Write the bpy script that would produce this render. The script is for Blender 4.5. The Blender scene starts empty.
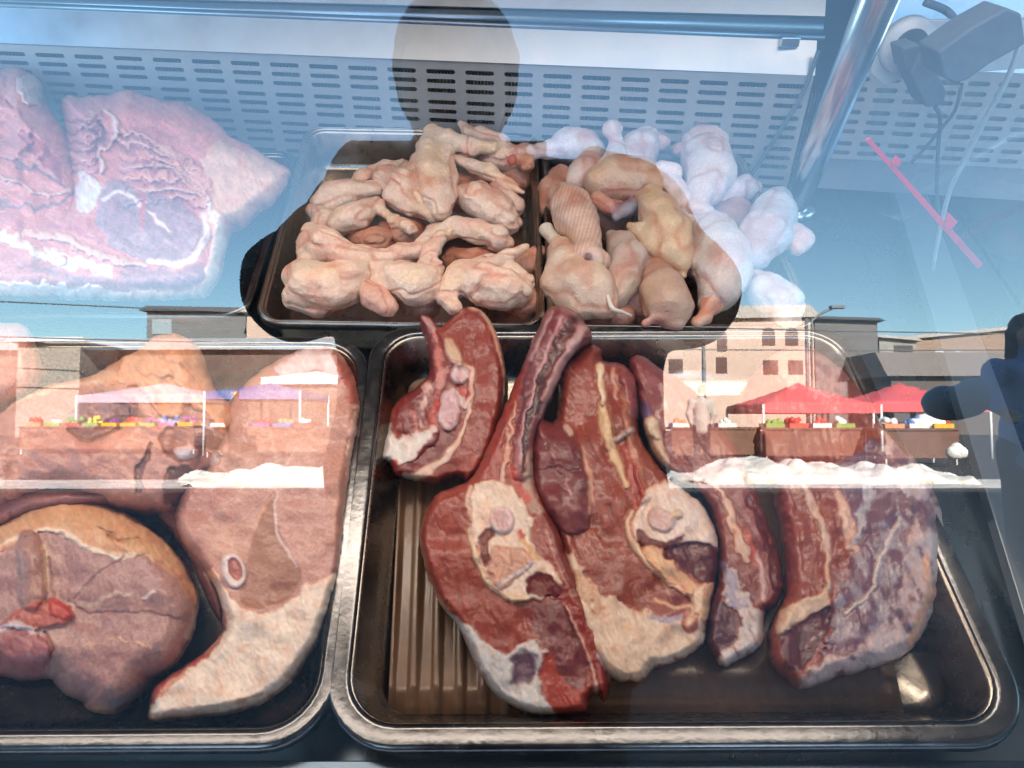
import bpy, math, numpy as np
from mathutils import Vector
rng = np.random.default_rng(7)
S = bpy.context.scene
COL = S.collection
# ------------------------------------------------------------------ frames
F_ = 711.0; CX, CY = 512.0, 384.0
P = math.radians(37.1); TILT = math.radians(11.9); GA = math.radians(20.0)
CAM = np.array([0.0, 0.0, 1.2])
H = 0.53; GD = 0.30
Xv = np.array([1.0, 0, 0]); Fv = np.array([0, math.cos(P), -math.sin(P)]); Uv = np.array([0, math.sin(P), math.cos(P)])
DV = np.array([0, math.cos(TILT), math.sin(TILT)]); DN = np.array([0, -math.sin(TILT), math.cos(TILT)])
GN = np.array([0, math.cos(GA), -math.sin(GA)])          # camera -> glass
KC, KS = math.cos(math.radians(49.0)), math.sin(math.radians(49.0))

def ray(px, py):
    px = np.asarray(px, float); py = np.asarray(py, float)
    x = (px - CX) / F_; y = (CY - py) / F_
    return x[..., None] * Xv + y[..., None] * Uv + Fv
def up(px, py, z):                                        # point of the display deck seen at a pixel, z metres over the rim plane
    r = ray(px, py)
    t = (H - np.asarray(z, float)) / -(r @ DN)
    return CAM + r * t[..., None]
def scl(px, py, z):                                       # metres per pixel there
    r = ray(px, py); t = (H - z) / -(r @ DN)
    return float(t / F_)
def vy(px, py, Y):                                        # point at world depth Y
    r = ray(px, py); return CAM + r * (np.asarray(Y, float) / r[..., 1])[..., None]
def wy(px, py, D):                                        # street point at depth -D
    r = ray(px, py)
    th = GD / (r @ GN); hit = r * th
    q = r - 2 * (r @ GN) * GN
    t = (-D - hit[1]) / q[1]
    return CAM + hit + q * t
def mir(px, py, t):                                       # street point near the photographer
    v = ray(px, py) * t
    return CAM + v - 2 * (v @ GN - GD) * GN
def lin(c):
    c = np.asarray(c, float) / 255.0
    return np.where(c <= 0.04045, c / 12.92, ((c + 0.055) / 1.055) ** 2.4)

# ------------------------------------------------------------------ noise
def _h(ix, iy, iz, seed):
    n = (ix * 374761393 + iy * 668265263 + iz * 2147483647 + seed * 974634777) & 0xFFFFFFFF
    n = ((n ^ (n >> 13)) * 1274126177) & 0xFFFFFFFF
    n = (n ^ (n >> 16)) & 0xFFFFFF
    return n / float(0xFFFFFF) * 2 - 1
def vnoise(p, seed=0):
    p = np.asarray(p, float); i = np.floor(p).astype(np.int64); f = p - i; f = f * f * f * (f * (f * 6 - 15) + 10)
    out = 0
    for dx in (0, 1):
        wx = f[..., 0] if dx else 1 - f[..., 0]
        for dy in (0, 1):
            w2 = wx * (f[..., 1] if dy else 1 - f[..., 1])
            for dz in (0, 1):
                out = out + w2 * (f[..., 2] if dz else 1 - f[..., 2]) * _h(i[..., 0] + dx, i[..., 1] + dy, i[..., 2] + dz, seed)
    return out
def fbm(p, o=3, seed=0):
    a = 1.0; s = 0; n = 0
    for k in range(o):
        s = s + a * vnoise(p * (2.03 ** k), seed + k * 17); n += a; a *= 0.5
    return s / n
def ss(a, b, x):
    t = np.clip((x - a) / (b - a), 0, 1); return t * t * (3 - 2 * t)

# ------------------------------------------------------------------ mesh helpers
def link(name, me, mat=None, parent=None):
    o = bpy.data.objects.new(name, me); COL.objects.link(o)
    if mat is not None: me.materials.append(mat)
    if parent is not None: o.parent = parent; o.matrix_parent_inverse = parent.matrix_world.inverted()
    return o
def mesh(name, V, faces, mat=None, parent=None, smooth=True, col=None, origin=None):
    """V world coordinates; faces: numpy (n,4)/(n,3) or list of lists"""
    V = np.asarray(V, float)
    if parent is not None: o3 = np.array(parent.location)
    else: o3 = V.mean(0) if origin is None else np.asarray(origin)
    L = V - o3
    me = bpy.data.meshes.new(name)
    if isinstance(faces, np.ndarray):
        n, k = faces.shape
        me.vertices.add(len(L)); me.vertices.foreach_set('co', L.astype(np.float32).ravel())
        me.loops.add(n * k); me.loops.foreach_set('vertex_index', faces.astype(np.int32).ravel())
        me.polygons.add(n); me.polygons.foreach_set('loop_start', np.arange(0, n * k, k, dtype=np.int32))
        me.update(calc_edges=True); me.validate()
    else:
        me.from_pydata([tuple(v) for v in L], [], [list(f) for f in faces])
    if smooth and len(me.polygons): me.polygons.foreach_set('use_smooth', np.ones(len(me.polygons), bool))
    if col is not None:
        a = me.color_attributes.new('col', 'FLOAT_COLOR', 'POINT')
        c = np.ones((len(V), 4), np.float32); c[:, :3] = col; a.data.foreach_set('color', c.ravel())
    me.update()
    ob = bpy.data.objects.new(name, me); COL.objects.link(ob)
    if mat is not None: me.materials.append(mat)
    if parent is not None: ob.parent = parent
    else: ob.location = tuple(o3)
    return ob
def thing(name, label, cat, loc, group=None):
    o = bpy.data.objects.new(name, None); COL.objects.link(o); o.location = tuple(loc); o.empty_display_size = 0.05
    return tag(o, label, cat, group)
def tag(o, label, cat, group=None):
    o['label'] = label; o['category'] = cat
    if group: o['group'] = group
    return o
class MB:
    def __init__(s): s.v = []; s.f = []
    def add(s, V, Fc):
        n = len(s.v); s.v += [tuple(map(float, v)) for v in V]; s.f += [[i + n for i in f] for f in Fc]
    def box(s, a, b):
        x0, y0, z0 = a; x1, y1, z1 = b
        s.hexa([(x0,y0,z0),(x1,y0,z0),(x1,y1,z0),(x0,y1,z0)], [(x0,y0,z1),(x1,y0,z1),(x1,y1,z1),(x0,y1,z1)])
    def hexa(s, B, T):
        s.add(list(B) + list(T), [[3,2,1,0],[4,5,6,7],[0,1,5,4],[1,2,6,5],[2,3,7,6],[3,0,4,7]])
    def slab(s, Q, off):                                  # quad/polygon thickened by vector off
        Q = [np.asarray(q, float) for q in Q]; n = len(Q); T = [q + np.asarray(off) for q in Q]
        s.add(Q + T, [list(range(n))[::-1], list(range(n, 2*n))] + [[i, (i+1) % n, n + (i+1) % n, n + i] for i in range(n)])
    def tube(s, pts, r, n=10, caps=True):
        pts = [np.asarray(p, float) for p in pts]; rr = r if hasattr(r, '__len__') else [r] * len(pts)
        base = len(s.v); rings = []; prev = None
        for i, p in enumerate(pts):
            d = pts[min(i+1, len(pts)-1)] - pts[max(i-1, 0)]; d = d / (np.linalg.norm(d) + 1e-12)
            if prev is None:
                a = np.cross(d, [0, 0, 1.0]);
                if np.linalg.norm(a) < 1e-3: a = np.cross(d, [1.0, 0, 0])
            else: a = prev - d * (prev @ d)
            a = a / np.linalg.norm(a); prev = a; b = np.cross(d, a)
            rings.append([p + rr[i] * (math.cos(t) * a + math.sin(t) * b) for t in np.linspace(0, 2*math.pi, n, endpoint=False)])
        V = [v for rg in rings for v in rg]; Fc = []
        for i in range(len(rings) - 1):
            for j in range(n):
                k = (j + 1) % n; Fc.append([i*n+j, i*n+k, (i+1)*n+k, (i+1)*n+j])
        if caps: Fc.append(list(range(n))[::-1]); Fc.append([(len(rings)-1)*n + j for j in range(n)])
        s.add(V, Fc)
    def build(s, name, mat, parent=None, smooth=False, bev=0.0, origin=None):
        o = mesh(name, s.v, s.f, mat, parent, smooth, None, origin)
        if bev:
            m = o.modifiers.new('b', 'BEVEL'); m.width = bev; m.segments = 2; m.limit_method = 'ANGLE'
        return o
def spline(pts, n=24):
    pts = [np.asarray(p, float) for p in pts]; out = []
    Q = [2*pts[0]-pts[1]] + pts + [2*pts[-1]-pts[-2]]
    m = max(2, n // (len(pts)-1))
    for i in range(1, len(Q)-2):
        for t in np.linspace(0, 1, m, endpoint=False):
            a, b, c, d = Q[i-1], Q[i], Q[i+1], Q[i+2]
            out.append(0.5*((2*b)+(-a+c)*t+(2*a-5*b+4*c-d)*t*t+(-a+3*b-3*c+d)*t**3))
    out.append(pts[-1]); return out

# ------------------------------------------------------------------ materials
def mat(name, base=(0.5,0.5,0.5), rough=0.5, metal=0.0, noise=0.0, nscale=20.0, bump=0.0, bscale=60.0, attr=False,
        coat=0.0, spec=0.5, emis=None, coord='Object', stretch=None, sss=0.0, rvar=0.0, alpha=1.0):
    m = bpy.data.materials.new(name); m.use_nodes = True; nt = m.node_tree; N = nt.nodes; Lk = nt.links
    b = N['Principled BSDF']
    b.inputs['Roughness'].default_value = rough; b.inputs['Metallic'].default_value = metal
    b.inputs['Specular IOR Level'].default_value = spec
    b.inputs['Coat Weight'].default_value = coat; b.inputs['Coat Roughness'].default_value = 0.12
    if sss:
        b.inputs['Subsurface Weight'].default_value = sss; b.inputs['Subsurface Radius'].default_value = (1.0, 0.35, 0.2)
        b.inputs['Subsurface Scale'].default_value = 0.004
    tc = N.new('ShaderNodeTexCoord'); mp = N.new('ShaderNodeMapping'); Lk.new(tc.outputs[coord], mp.inputs[0])
    if stretch: mp.inputs['Scale'].default_value = stretch
    if attr:
        a = N.new('ShaderNodeAttribute'); a.attribute_name = 'col'; csrc = a.outputs['Color']
    else:
        c = N.new('ShaderNodeRGB'); c.outputs[0].default_value = (*base, 1); csrc = c.outputs[0]
    if noise:
        n = N.new('ShaderNodeTexNoise'); n.inputs['Scale'].default_value = nscale; n.inputs['Detail'].default_value = 6; n.inputs['Roughness'].default_value = 0.65
        Lk.new(mp.outputs[0], n.inputs['Vector'])
        mr = N.new('ShaderNodeMapRange'); mr.inputs[1].default_value = 0.3; mr.inputs[2].default_value = 0.7
        mr.inputs[3].default_value = 1 - noise; mr.inputs[4].default_value = 1 + noise; Lk.new(n.outputs['Fac'], mr.inputs[0])
        mx = N.new('ShaderNodeVectorMath'); mx.operation = 'SCALE'; Lk.new(csrc, mx.inputs[0]); Lk.new(mr.outputs[0], mx.inputs['Scale'])
        csrc = mx.outputs[0]
        if rvar:
            m2 = N.new('ShaderNodeMapRange'); m2.inputs[1].default_value = 0.3; m2.inputs[2].default_value = 0.7
            m2.inputs[3].default_value = rough - rvar; m2.inputs[4].default_value = rough + rvar
            Lk.new(n.outputs['Fac'], m2.inputs[0]); Lk.new(m2.outputs[0], b.inputs['Roughness'])
    Lk.new(csrc, b.inputs['Base Color'])
    if bump:
        n2 = N.new('ShaderNodeTexNoise'); n2.inputs['Scale'].default_value = bscale; n2.inputs['Detail'].default_value = 5
        Lk.new(mp.outputs[0], n2.inputs['Vector'])
        bp = N.new('ShaderNodeBump'); bp.inputs['Strength'].default_value = 1.0; bp.inputs['Distance'].default_value = bump
        Lk.new(n2.outputs['Fac'], bp.inputs['Height']); Lk.new(bp.outputs[0], b.inputs['Normal'])
        if coat: Lk.new(bp.outputs[0], b.inputs['Coat Normal'])
    if emis:
        b.inputs['Emission Color'].default_value = (*emis[0], 1); b.inputs['Emission Strength'].default_value = emis[1]
    return m
def glass_mat(name, ior=1.5, tint=(0.97, 0.985, 0.98), dirt=0.02):
    m = bpy.data.materials.new(name); m.use_nodes = True; nt = m.node_tree; N = nt.nodes; Lk = nt.links
    for n in list(N): N.remove(n)
    out = N.new('ShaderNodeOutputMaterial'); fr = N.new('ShaderNodeFresnel'); fr.inputs['IOR'].default_value = ior
    geo = N.new('ShaderNodeNewGeometry'); flip = N.new('ShaderNodeMath')
    tr = N.new('ShaderNodeBsdfTransparent'); tr.inputs[0].default_value = (*tint, 1)
    gl = N.new('ShaderNodeBsdfGlossy'); gl.inputs['Roughness'].default_value = 0.0
    mx = N.new('ShaderNodeMixShader'); Lk.new(fr.outputs[0], mx.inputs[0]); Lk.new(tr.outputs[0], mx.inputs[1]); Lk.new(gl.outputs[0], mx.inputs[2])
    # slight ripple of the float glass and a film of dirt
    tc = N.new('ShaderNodeTexCoord'); nz = N.new('ShaderNodeTexNoise'); nz.inputs['Scale'].default_value = 3.0; nz.inputs['Detail'].default_value = 0
    Lk.new(tc.outputs['Object'], nz.inputs['Vector'])
    bp = N.new('ShaderNodeBump'); bp.inputs['Strength'].default_value = 1.0; bp.inputs['Distance'].default_value = 0.0006; Lk.new(nz.outputs['Fac'], bp.inputs['Height'])
    Lk.new(bp.outputs[0], gl.inputs['Normal'])
    df = N.new('ShaderNodeBsdfDiffuse'); df.inputs[0].default_value = (0.7, 0.7, 0.7, 1)
    n3 = N.new('ShaderNodeTexNoise'); n3.inputs['Scale'].default_value = 14; n3.inputs['Detail'].default_value = 8; Lk.new(tc.outputs['Object'], n3.inputs['Vector'])
    mr = N.new('ShaderNodeMapRange'); mr.inputs[1].default_value = 0.4; mr.inputs[2].default_value = 0.8; mr.inputs[3].default_value = 0; mr.inputs[4].default_value = dirt
    Lk.new(n3.outputs['Fac'], mr.inputs[0])
    m2 = N.new('ShaderNodeMixShader'); Lk.new(mr.outputs[0], m2.inputs[0]); Lk.new(mx.outputs[0], m2.inputs[1]); Lk.new(df.outputs[0], m2.inputs[2])
    Lk.new(m2.outputs[0], out.inputs[0])
    return m
M = {}
M['lean'] = mat('lean_meat', attr=True, rough=0.46, noise=0.22, nscale=420, bump=0.00035, bscale=300, coat=0.25, sss=0.12, rvar=0.1)
M['fat'] = mat('meat_fat', attr=True, rough=0.48, noise=0.08, nscale=240, bump=0.0006, bscale=200, coat=0.15, sss=0.15)
M['leg_skin'] = mat('smooth_poultry_skin', attr=True, rough=0.36, noise=0.10, nscale=300, bump=0.0010, bscale=480, coat=0.2, sss=0.15)
M['bone'] = mat('bone', attr=True, rough=0.4, noise=0.08, nscale=260, bump=0.0008, bscale=320, coat=0.3, sss=0.1)
M['skin'] = mat('poultry_skin', attr=True, rough=0.40, noise=0.13, nscale=260, bump=0.0012, bscale=420, coat=0.10, sss=0.15)
M['steel'] = mat('tray_steel', (0.26, 0.235, 0.20), 0.27, 1.0, noise=0.20, nscale=30, bump=0.0002, bscale=160, rvar=0.07)
M['pan_light'] = mat('poultry_tray_steel', (0.42, 0.36, 0.30), 0.30, 1.0, noise=0.22, nscale=30, bump=0.0002, bscale=160, rvar=0.07)
M['rim'] = mat('tray_rim_steel', (0.16, 0.16, 0.16), 0.22, 1.0, noise=0.22, nscale=45, bump=0.0002, bscale=200, rvar=0.08)
M['steel_d'] = mat('dark_deck_steel', (0.13, 0.17, 0.20), 0.30, 0.8, noise=0.15, nscale=9, bump=0.0002, bscale=40, rvar=0.08)
M['steel_l'] = mat('brushed_case_steel', (0.40, 0.43, 0.46), 0.36, 0.9, noise=0.12, nscale=10, bump=0.0006, bscale=9, rvar=0.08)
M['panel'] = mat('painted_panel', (0.27, 0.26, 0.26), 0.45, 0.1, noise=0.06, nscale=12, bump=0.0002, bscale=30)
M['dark'] = mat('dark_duct', (0.03, 0.03, 0.035), 0.6)
M['fins'] = mat('coil_fins', (0.6, 0.6, 0.6), 0.3, 1.0, noise=0.4, nscale=60)
M['chrome'] = mat('chrome', (0.55, 0.57, 0.60), 0.22, 1.0)
M['glass'] = glass_mat('display_glass', 2.05, dirt=0.010)
M['glass2'] = glass_mat('end_glass', 1.5)

# ------------------------------------------------------------------ geometry: distance fields in the plane
def segd(X, Y, pts, closed, wid=None):
    """distance to polyline; with wid also the interpolated width at the nearest point"""
    pts = np.asarray(pts, float); n = len(pts); best = np.full(X.shape, 1e9); W = np.zeros(X.shape)
    for i in range(n if closed else n - 1):
        a = pts[i]; b = pts[(i + 1) % n]; ab = b - a; l2 = ab @ ab + 1e-9
        t = np.clip(((X - a[0]) * ab[0] + (Y - a[1]) * ab[1]) / l2, 0, 1)
        d = np.hypot(X - a[0] - t * ab[0], Y - a[1] - t * ab[1])
        m = d < best; best = np.where(m, d, best)
        if wid is not None: W = np.where(m, wid[i] + (wid[min(i + 1, n - 1)] - wid[i]) * t, W)
    return (best, W) if wid is not None else best
def inside(X, Y, pts):
    pts = np.asarray(pts, float); c = np.zeros(X.shape, bool); n = len(pts)
    for i in range(n):
        x0, y0 = pts[i]; x1, y1 = pts[(i + 1) % n]
        if y0 == y1: continue
        c ^= ((y0 > Y) != (y1 > Y)) & (X < (x1 - x0) * (Y - y0) / (y1 - y0) + x0)
    return c
def smoothpoly(pts, n=5):
    pts = [np.asarray(p, float) for p in pts]; out = []; N = len(pts)
    for i in range(N):
        a, b, c, d = pts[i-1], pts[i], pts[(i+1) % N], pts[(i+2) % N]
        for t in np.linspace(0, 1, n, endpoint=False):
            out.append(0.5*((2*b)+(-a+c)*t+(2*a-5*b+4*c-d)*t*t+(-a+3*b-3*c+d)*t**3)*1.0)
    return np.array(out)
def ell(cx, cy, rx, ry, ang=0, n=20):
    a = math.radians(ang); t = np.linspace(0, 2*math.pi, n, endpoint=False)
    return [(cx + rx*math.cos(q)*math.cos(a) - ry*math.sin(q)*math.sin(a), cy + rx*math.cos(q)*math.sin(a) + ry*math.sin(q)*math.cos(a)) for q in t]

LEAN, FAT, BONE = 0, 1, 2
PARTN = {LEAN: 'lean_meat', FAT: 'fat', BONE: 'bone'}
KM = 1.0
def cut(name, label, cat, outline, base, T, R=16, col=(150,75,60), paint=(), e0=0.3, step=1.3, fiber=(30, 5, 60), rag=1.9, groove=1.0, km=1.0,
        bulge=0.0, lump=0.003, marb=0.10, fh=1.0, fleck=0.0, fleckc=(214,150,112), group=None, seed=1, cls0=LEAN, vein=0.0):
    """A cut of meat: outline in photo pixels, unprojected on the deck, with real thickness T over base(y)"""
    ol = smoothpoly(outline, 5)
    x0, y0 = ol.min(0) - 3; x1, y1 = ol.max(0) + 3
    gx = np.arange(x0, x1, step); gy = np.arange(y0, y1, step)
    X, Y = np.meshgrid(gx, gy, indexing='ij')
    q = np.stack([X / 9, Y / 9, np.full(X.shape, seed * 3.1)], -1)
    nzx = fbm(q, 3, seed); nzy = fbm(q + 50, 3, seed)
    # ragged outline: evaluate in a warped domain
    ins = inside(X + rag * nzx, Y + rag * nzy, ol)
    cc = ins[:-1, :-1] & ins[1:, :-1] & ins[:-1, 1:] & ins[1:, 1:]
    used = np.zeros(X.shape, bool)
    for a in (0, 1):
        for b in (0, 1): used[a:X.shape[0]-1+a, b:X.shape[1]-1+b] |= cc
    idx = -np.ones(X.shape, int); idx[used] = np.arange(used.sum())
    fx, fy = np.nonzero(cc)
    Fq = np.stack([idx[fx, fy], idx[fx, fy+1], idx[fx+1, fy+1], idx[fx+1, fy]], 1)   # orientation fixed later
    x = X[used].copy(); y = Y[used].copy(); wx = x + rag * nzx[used]; wy_ = y + rag * nzy[used]
    # boundary vertices: smooth them along the border
    E = np.concatenate([Fq[:, [0, 1]], Fq[:, [1, 2]], Fq[:, [2, 3]], Fq[:, [3, 0]]])
    Es = np.sort(E, 1); key = Es[:, 0] * (len(x) + 1) + Es[:, 1]
    u, inv, cnt = np.unique(key, return_inverse=True, return_counts=True)
    bE = E[cnt[inv] == 1]
    bset = np.unique(bE)
    for _ in range(6):
        ax = np.zeros(len(x)); ay = np.zeros(len(x)); n_ = np.zeros(len(x))
        for a, b in ((0, 1), (1, 0)):
            np.add.at(ax, bE[:, a], x[bE[:, b]]); np.add.at(ay, bE[:, a], y[bE[:, b]]); np.add.at(n_, bE[:, a], 1)
        x[bset] = 0.5 * x[bset] + 0.5 * ax[bset] / n_[bset]; y[bset] = 0.5 * y[bset] + 0.5 * ay[bset] / n_[bset]
    wx = x + rag * nzx[used]; wy_ = y + rag * nzy[used]
    d = segd(wx, wy_, ol, True); d[bset] = 0.0
    gyd = (segd(wx, wy_ + 1.0, ol, True) - segd(wx, wy_ - 1.0, ol, True)) / 2   # + : the near edge of the outline lies above (far side)
    e0 = 0.01 + (e0 - 0.01) * ss(-0.3, 0.7, gyd)
    dB = np.clip(d / R, 0, 1)
    prof = e0 + (1 - e0) * np.sqrt(np.clip(1 - (1 - dB) ** 2, 0, 1))
    (ya, za, yb, zb) = base
    bz = za + (zb - za) * np.clip((y - ya) / (yb - ya), -0.2, 1.2)
    pz = np.stack([x / 28, y / 28, np.full(x.shape, seed * 1.7)], -1)
    z = T * prof + lump * fbm(pz, 2, seed + 5) * dB + bulge * ss(0, 60, d)
    ang, fs, fl = fiber
    a = math.radians(ang); uu = (x * math.cos(a) + y * math.sin(a)); vv = (-x * math.sin(a) + y * math.cos(a))
    warp = 6 * fbm(np.stack([x / 40, y / 40, np.full(x.shape, seed + 9.)], -1), 2, seed + 3)
    fib = fbm(np.stack([uu / fl, (vv + warp) / fs, np.full(x.shape, seed * 1.)], -1), 3, seed + 2)
    fine = fbm(np.stack([x / 3.2, y / 3.2, np.full(x.shape, seed * 2.)], -1), 2, seed + 8)
    C = np.tile(lin(col), (len(x), 1)) * (1 + marb * 1.6 * fib + marb * fine)[:, None]
    big = fbm(np.stack([x / 45, y / 45, np.full(x.shape, 4. + seed)], -1), 3, seed + 31)
    C *= (1 + 0.22 * big)[:, None]; C[:, 1] *= 1 + 0.12 * big; 
    z = z + fh * 0.00020 * min(fs, 6) * fib + 0.00025 * fine
    if vein:                                             # thin pale threads of connective tissue
        v1 = np.abs(fbm(np.stack([uu / 40, vv / 13, np.full(x.shape, 8. + seed)], -1), 3, seed + 41)); m = (1 - ss(0.0, 0.035, v1)) * vein * 0.6
        m *= ss(-0.1, 0.3, fbm(np.stack([x / 30, y / 30, np.full(x.shape, 2. + seed)], -1), 2, seed + 77))
        C = C * (1 - m[:, None]) + lin((222, 190, 172)) * m[:, None]; z = z + 0.0003 * m
    if fleck:                                             # short pale flecks of fat along the grain
        fk = fbm(np.stack([uu / (fl * .35), (vv + warp) / 1.7, np.full(x.shape, 6. + seed)], -1), 2, seed + 91)
        m = ss(0.34, 0.55, fk) * .6 * fleck * ss(-.25, .25, fbm(np.stack([x / 22, y / 22, np.full(x.shape, 1.)], -1), 2, seed + 99)); C = C * (1 - m[:, None]) + lin(fleckc) * m[:, None]
    mus = fbm(np.stack([uu / 70, (vv + 2 * warp) / 16, np.full(x.shape, 3. + seed)], -1), 2, seed + 51); sm_ = np.exp(-(mus / 0.035) ** 2) * ss(-.2, .3, big + .1) * groove
    C = C * (1 - 0.28 * sm_[:, None] * np.array([.7, 1, 1])); z = z - 0.0006 * sm_ * fh
    cl = np.full(len(x), cls0)
    w1 = 1.5*fbm(np.stack([x / 9, y / 9, np.full(x.shape, 11.)], -1), 4, seed + 21); w2 = 1.5*fbm(np.stack([x / 9, y / 9, np.full(x.shape, 31.)], -1), 4, seed + 22)
    fv = fbm(np.stack([x / 11, y / 11, np.full(x.shape, 71.)], -1), 4, seed + 23); fst = fbm(np.stack([(x*.5+y) / 12, (x-y*.5+4*w1) / 2.6, np.full(x.shape, 71.)], -1), 3, seed + 24)
    for it in paint:
        kind, pts, c, opt = it
        wp = opt.get('w', 2.5); X2 = x + wp * w1; Y2 = y + wp * w2; soft = opt.get('soft', 1.5)
        if kind == 'line':
            pp = np.array(spline([np.array(p) for p in pts], 6 * len(pts)))
            r = opt['r']; rr = np.interp(np.linspace(0, 1, len(pp)), np.linspace(0, 1, len(r)), r) if hasattr(r, '__len__') else np.full(len(pp), r)
            dd, W = segd(X2, Y2, pp, False, rr)
            sd = dd - W; lift = np.sqrt(np.clip(1 - (dd / (W + 1e-6)) ** 2, 0, 1))
        else:
            pp = smoothpoly(pts, 4) if len(pts) < 18 else np.array(pts)
            sd = segd(X2, Y2, pp, True); i2 = inside(X2, Y2, pp); sd = np.where(i2, -sd, sd)
            Rr = opt.get('R', 6); lift = np.sqrt(np.clip(1 - (1 - np.clip(-sd / Rr, 0, 1)) ** 2, 0, 1))
        m = (1 - ss(-soft, soft, sd)) * opt.get('a', 1.0)
        if 'mot' in opt:                                  # mottled coverage
            mo = fbm(np.stack([(x * .5 + y) / opt.get('ms', 14), (x - y * .5) / opt.get('ms', 14) * 1.7, np.full(x.shape, 5.)], -1), 4, seed + 61); m = m * ss(-0.25, 0.25, mo + opt['mot'])
        if opt.get('cls', LEAN):                          # fat and bone: creamy to orange-pink mottling with strands
            cc_ = lin(c) * (1 + 0.20 * fst + 0.09 * fine)[:, None] * (1 - np.clip(fv[:, None] * 1.0 + 0.08, 0, 1) * np.array([.08, .32, .42]))
            cc_ = cc_ * (1 - .45 * np.exp(-(sd / 1.6) ** 2)[:, None] * np.array([.15, .75, .9]) * (opt['cls'] == FAT))
            z = z + 0.0005 * fst * m
        else: cc_ = lin(c) * (1 + marb * 1.6 * (fine + fib) + .15 * big)[:, None]
        C = C * (1 - m[:, None]) + cc_ * m[:, None]
        z = z + opt.get('dz', 0.0) * lift
        if 'cls' in opt: cl = np.where(m > 0.5, opt['cls'], cl)
    C = np.clip(C * np.where(cl == LEAN, km, 0.5 + 0.5 * km)[:, None], 0.004, 0.9)
    z = np.maximum(z, 0.002)
    top = up(x, y, bz + z)
    # underside: straight down to the base along the deck normal
    nb = len(bset); rem = -np.ones(len(x), int); rem[bset] = np.arange(nb)
    dn = top[bset] - (z[bset] + 0.0)[:, None] * DN
    midv = top[bset] - (z[bset] * 0.5)[:, None] * DN + (0.0)
    # face orientation: check the first face normal
    p = top[Fq[0]]; nn = np.cross(p[1] - p[0], p[2] - p[0])
    if nn @ DN < 0: Fq = Fq[:, ::-1]; bE = bE[:, ::-1]
    nt_ = len(x)
    sk = np.stack([bE[:, 1], bE[:, 0], nt_ + rem[bE[:, 0]], nt_ + rem[bE[:, 1]]], 1)
    V = np.concatenate([top, dn]); CC = np.concatenate([C, C[bset]])
    cen = dn.mean(0)
    root_loc = cen
    fc = cl[Fq]; fcl = np.sort(fc, 1)[:, 2]
    skc = cl[bE[:, 0]]
    allF = np.concatenate([Fq, sk]); allc = np.concatenate([fcl, skc])
    kinds = [k for k in (LEAN, FAT, BONE) if (allc == k).sum() > 25]
    if len(kinds) > 1:
        root = thing(name, label, cat, root_loc, group)
    else: root = None
    big_k = max(kinds, key=lambda k: (allc == k).sum())
    for k in kinds:
        sel = allc == k
        if k == big_k:
            for kk in (LEAN, FAT, BONE):
                if kk not in kinds: sel |= allc == kk
        Fk = allF[sel]; un, iv = np.unique(Fk, return_inverse=True); Fk = iv.reshape(Fk.shape)
        o = mesh(PARTN[k] if root else name, V[un], Fk, M['lean'] if k == LEAN else M['fat'] if k == FAT else M['bone'], root, True, CC[un], root_loc)
        if not root: tag(o, label, cat, group); root = None
    return root

# ------------------------------------------------------------------ signed distance bodies with surface nets
def nets(Fv_, org, h):
    s = Fv_ < 0
    nx, ny, nz = Fv_.shape
    c = [s[a:nx-1+a, b:ny-1+b, d:nz-1+d] for a in (0,1) for b in (0,1) for d in (0,1)]
    tot = sum(k.astype(np.int8) for k in c); act = (tot > 0) & (tot < 8)
    I, J, K = np.nonzero(act); n = len(I)
    idx = -np.ones(act.shape, int); idx[I, J, K] = np.arange(n)
    acc = np.zeros((n, 3)); cnt = np.zeros(n)
    cor = [(a, b, d) for a in (0,1) for b in (0,1) for d in (0,1)]
    for a in cor:
        for ax in range(3):
            if a[ax]: continue
            b = list(a); b[ax] = 1
            fa = Fv_[I+a[0], J+a[1], K+a[2]]; fb = Fv_[I+b[0], J+b[1], K+b[2]]
            m = (fa < 0) != (fb < 0); t = np.where(m, fa / np.where(fa - fb == 0, 1, fa - fb), 0)
            for q in range(3): acc[:, q] += np.where(m, (a[q] + (t if q == ax else 0)), 0)
            cnt += m
    V = (np.stack([I, J, K], 1) + acc / np.maximum(cnt, 1)[:, None]) * h + org
    Q = []
    for ax in range(3):
        o1, o2 = [(1, 2), (2, 0), (0, 1)][ax]
        sl0 = [slice(None)]*3; sl1 = [slice(None)]*3; sl0[ax] = slice(0, -1); sl1[ax] = slice(1, None)
        ch = s[tuple(sl0)] != s[tuple(sl1)]; fl = s[tuple(sl0)]
        A = np.stack(np.nonzero(ch), 1); A = A[(A[:, o1] > 0) & (A[:, o2] > 0) & (A[:, o1] < Fv_.shape[o1]-1) & (A[:, o2] < Fv_.shape[o2]-1)]
        def g(d1, d2):
            B = A.copy(); B[:, o1] -= d1; B[:, o2] -= d2; return idx[B[:, 0], B[:, 1], B[:, 2]]
        q = np.stack([g(1, 1), g(0, 1), g(0, 0), g(1, 0)], 1); f = fl[A[:, 0], A[:, 1], A[:, 2]]
        q[~f] = q[~f][:, ::-1]; Q.append(q)
    return V, np.concatenate(Q)
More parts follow.
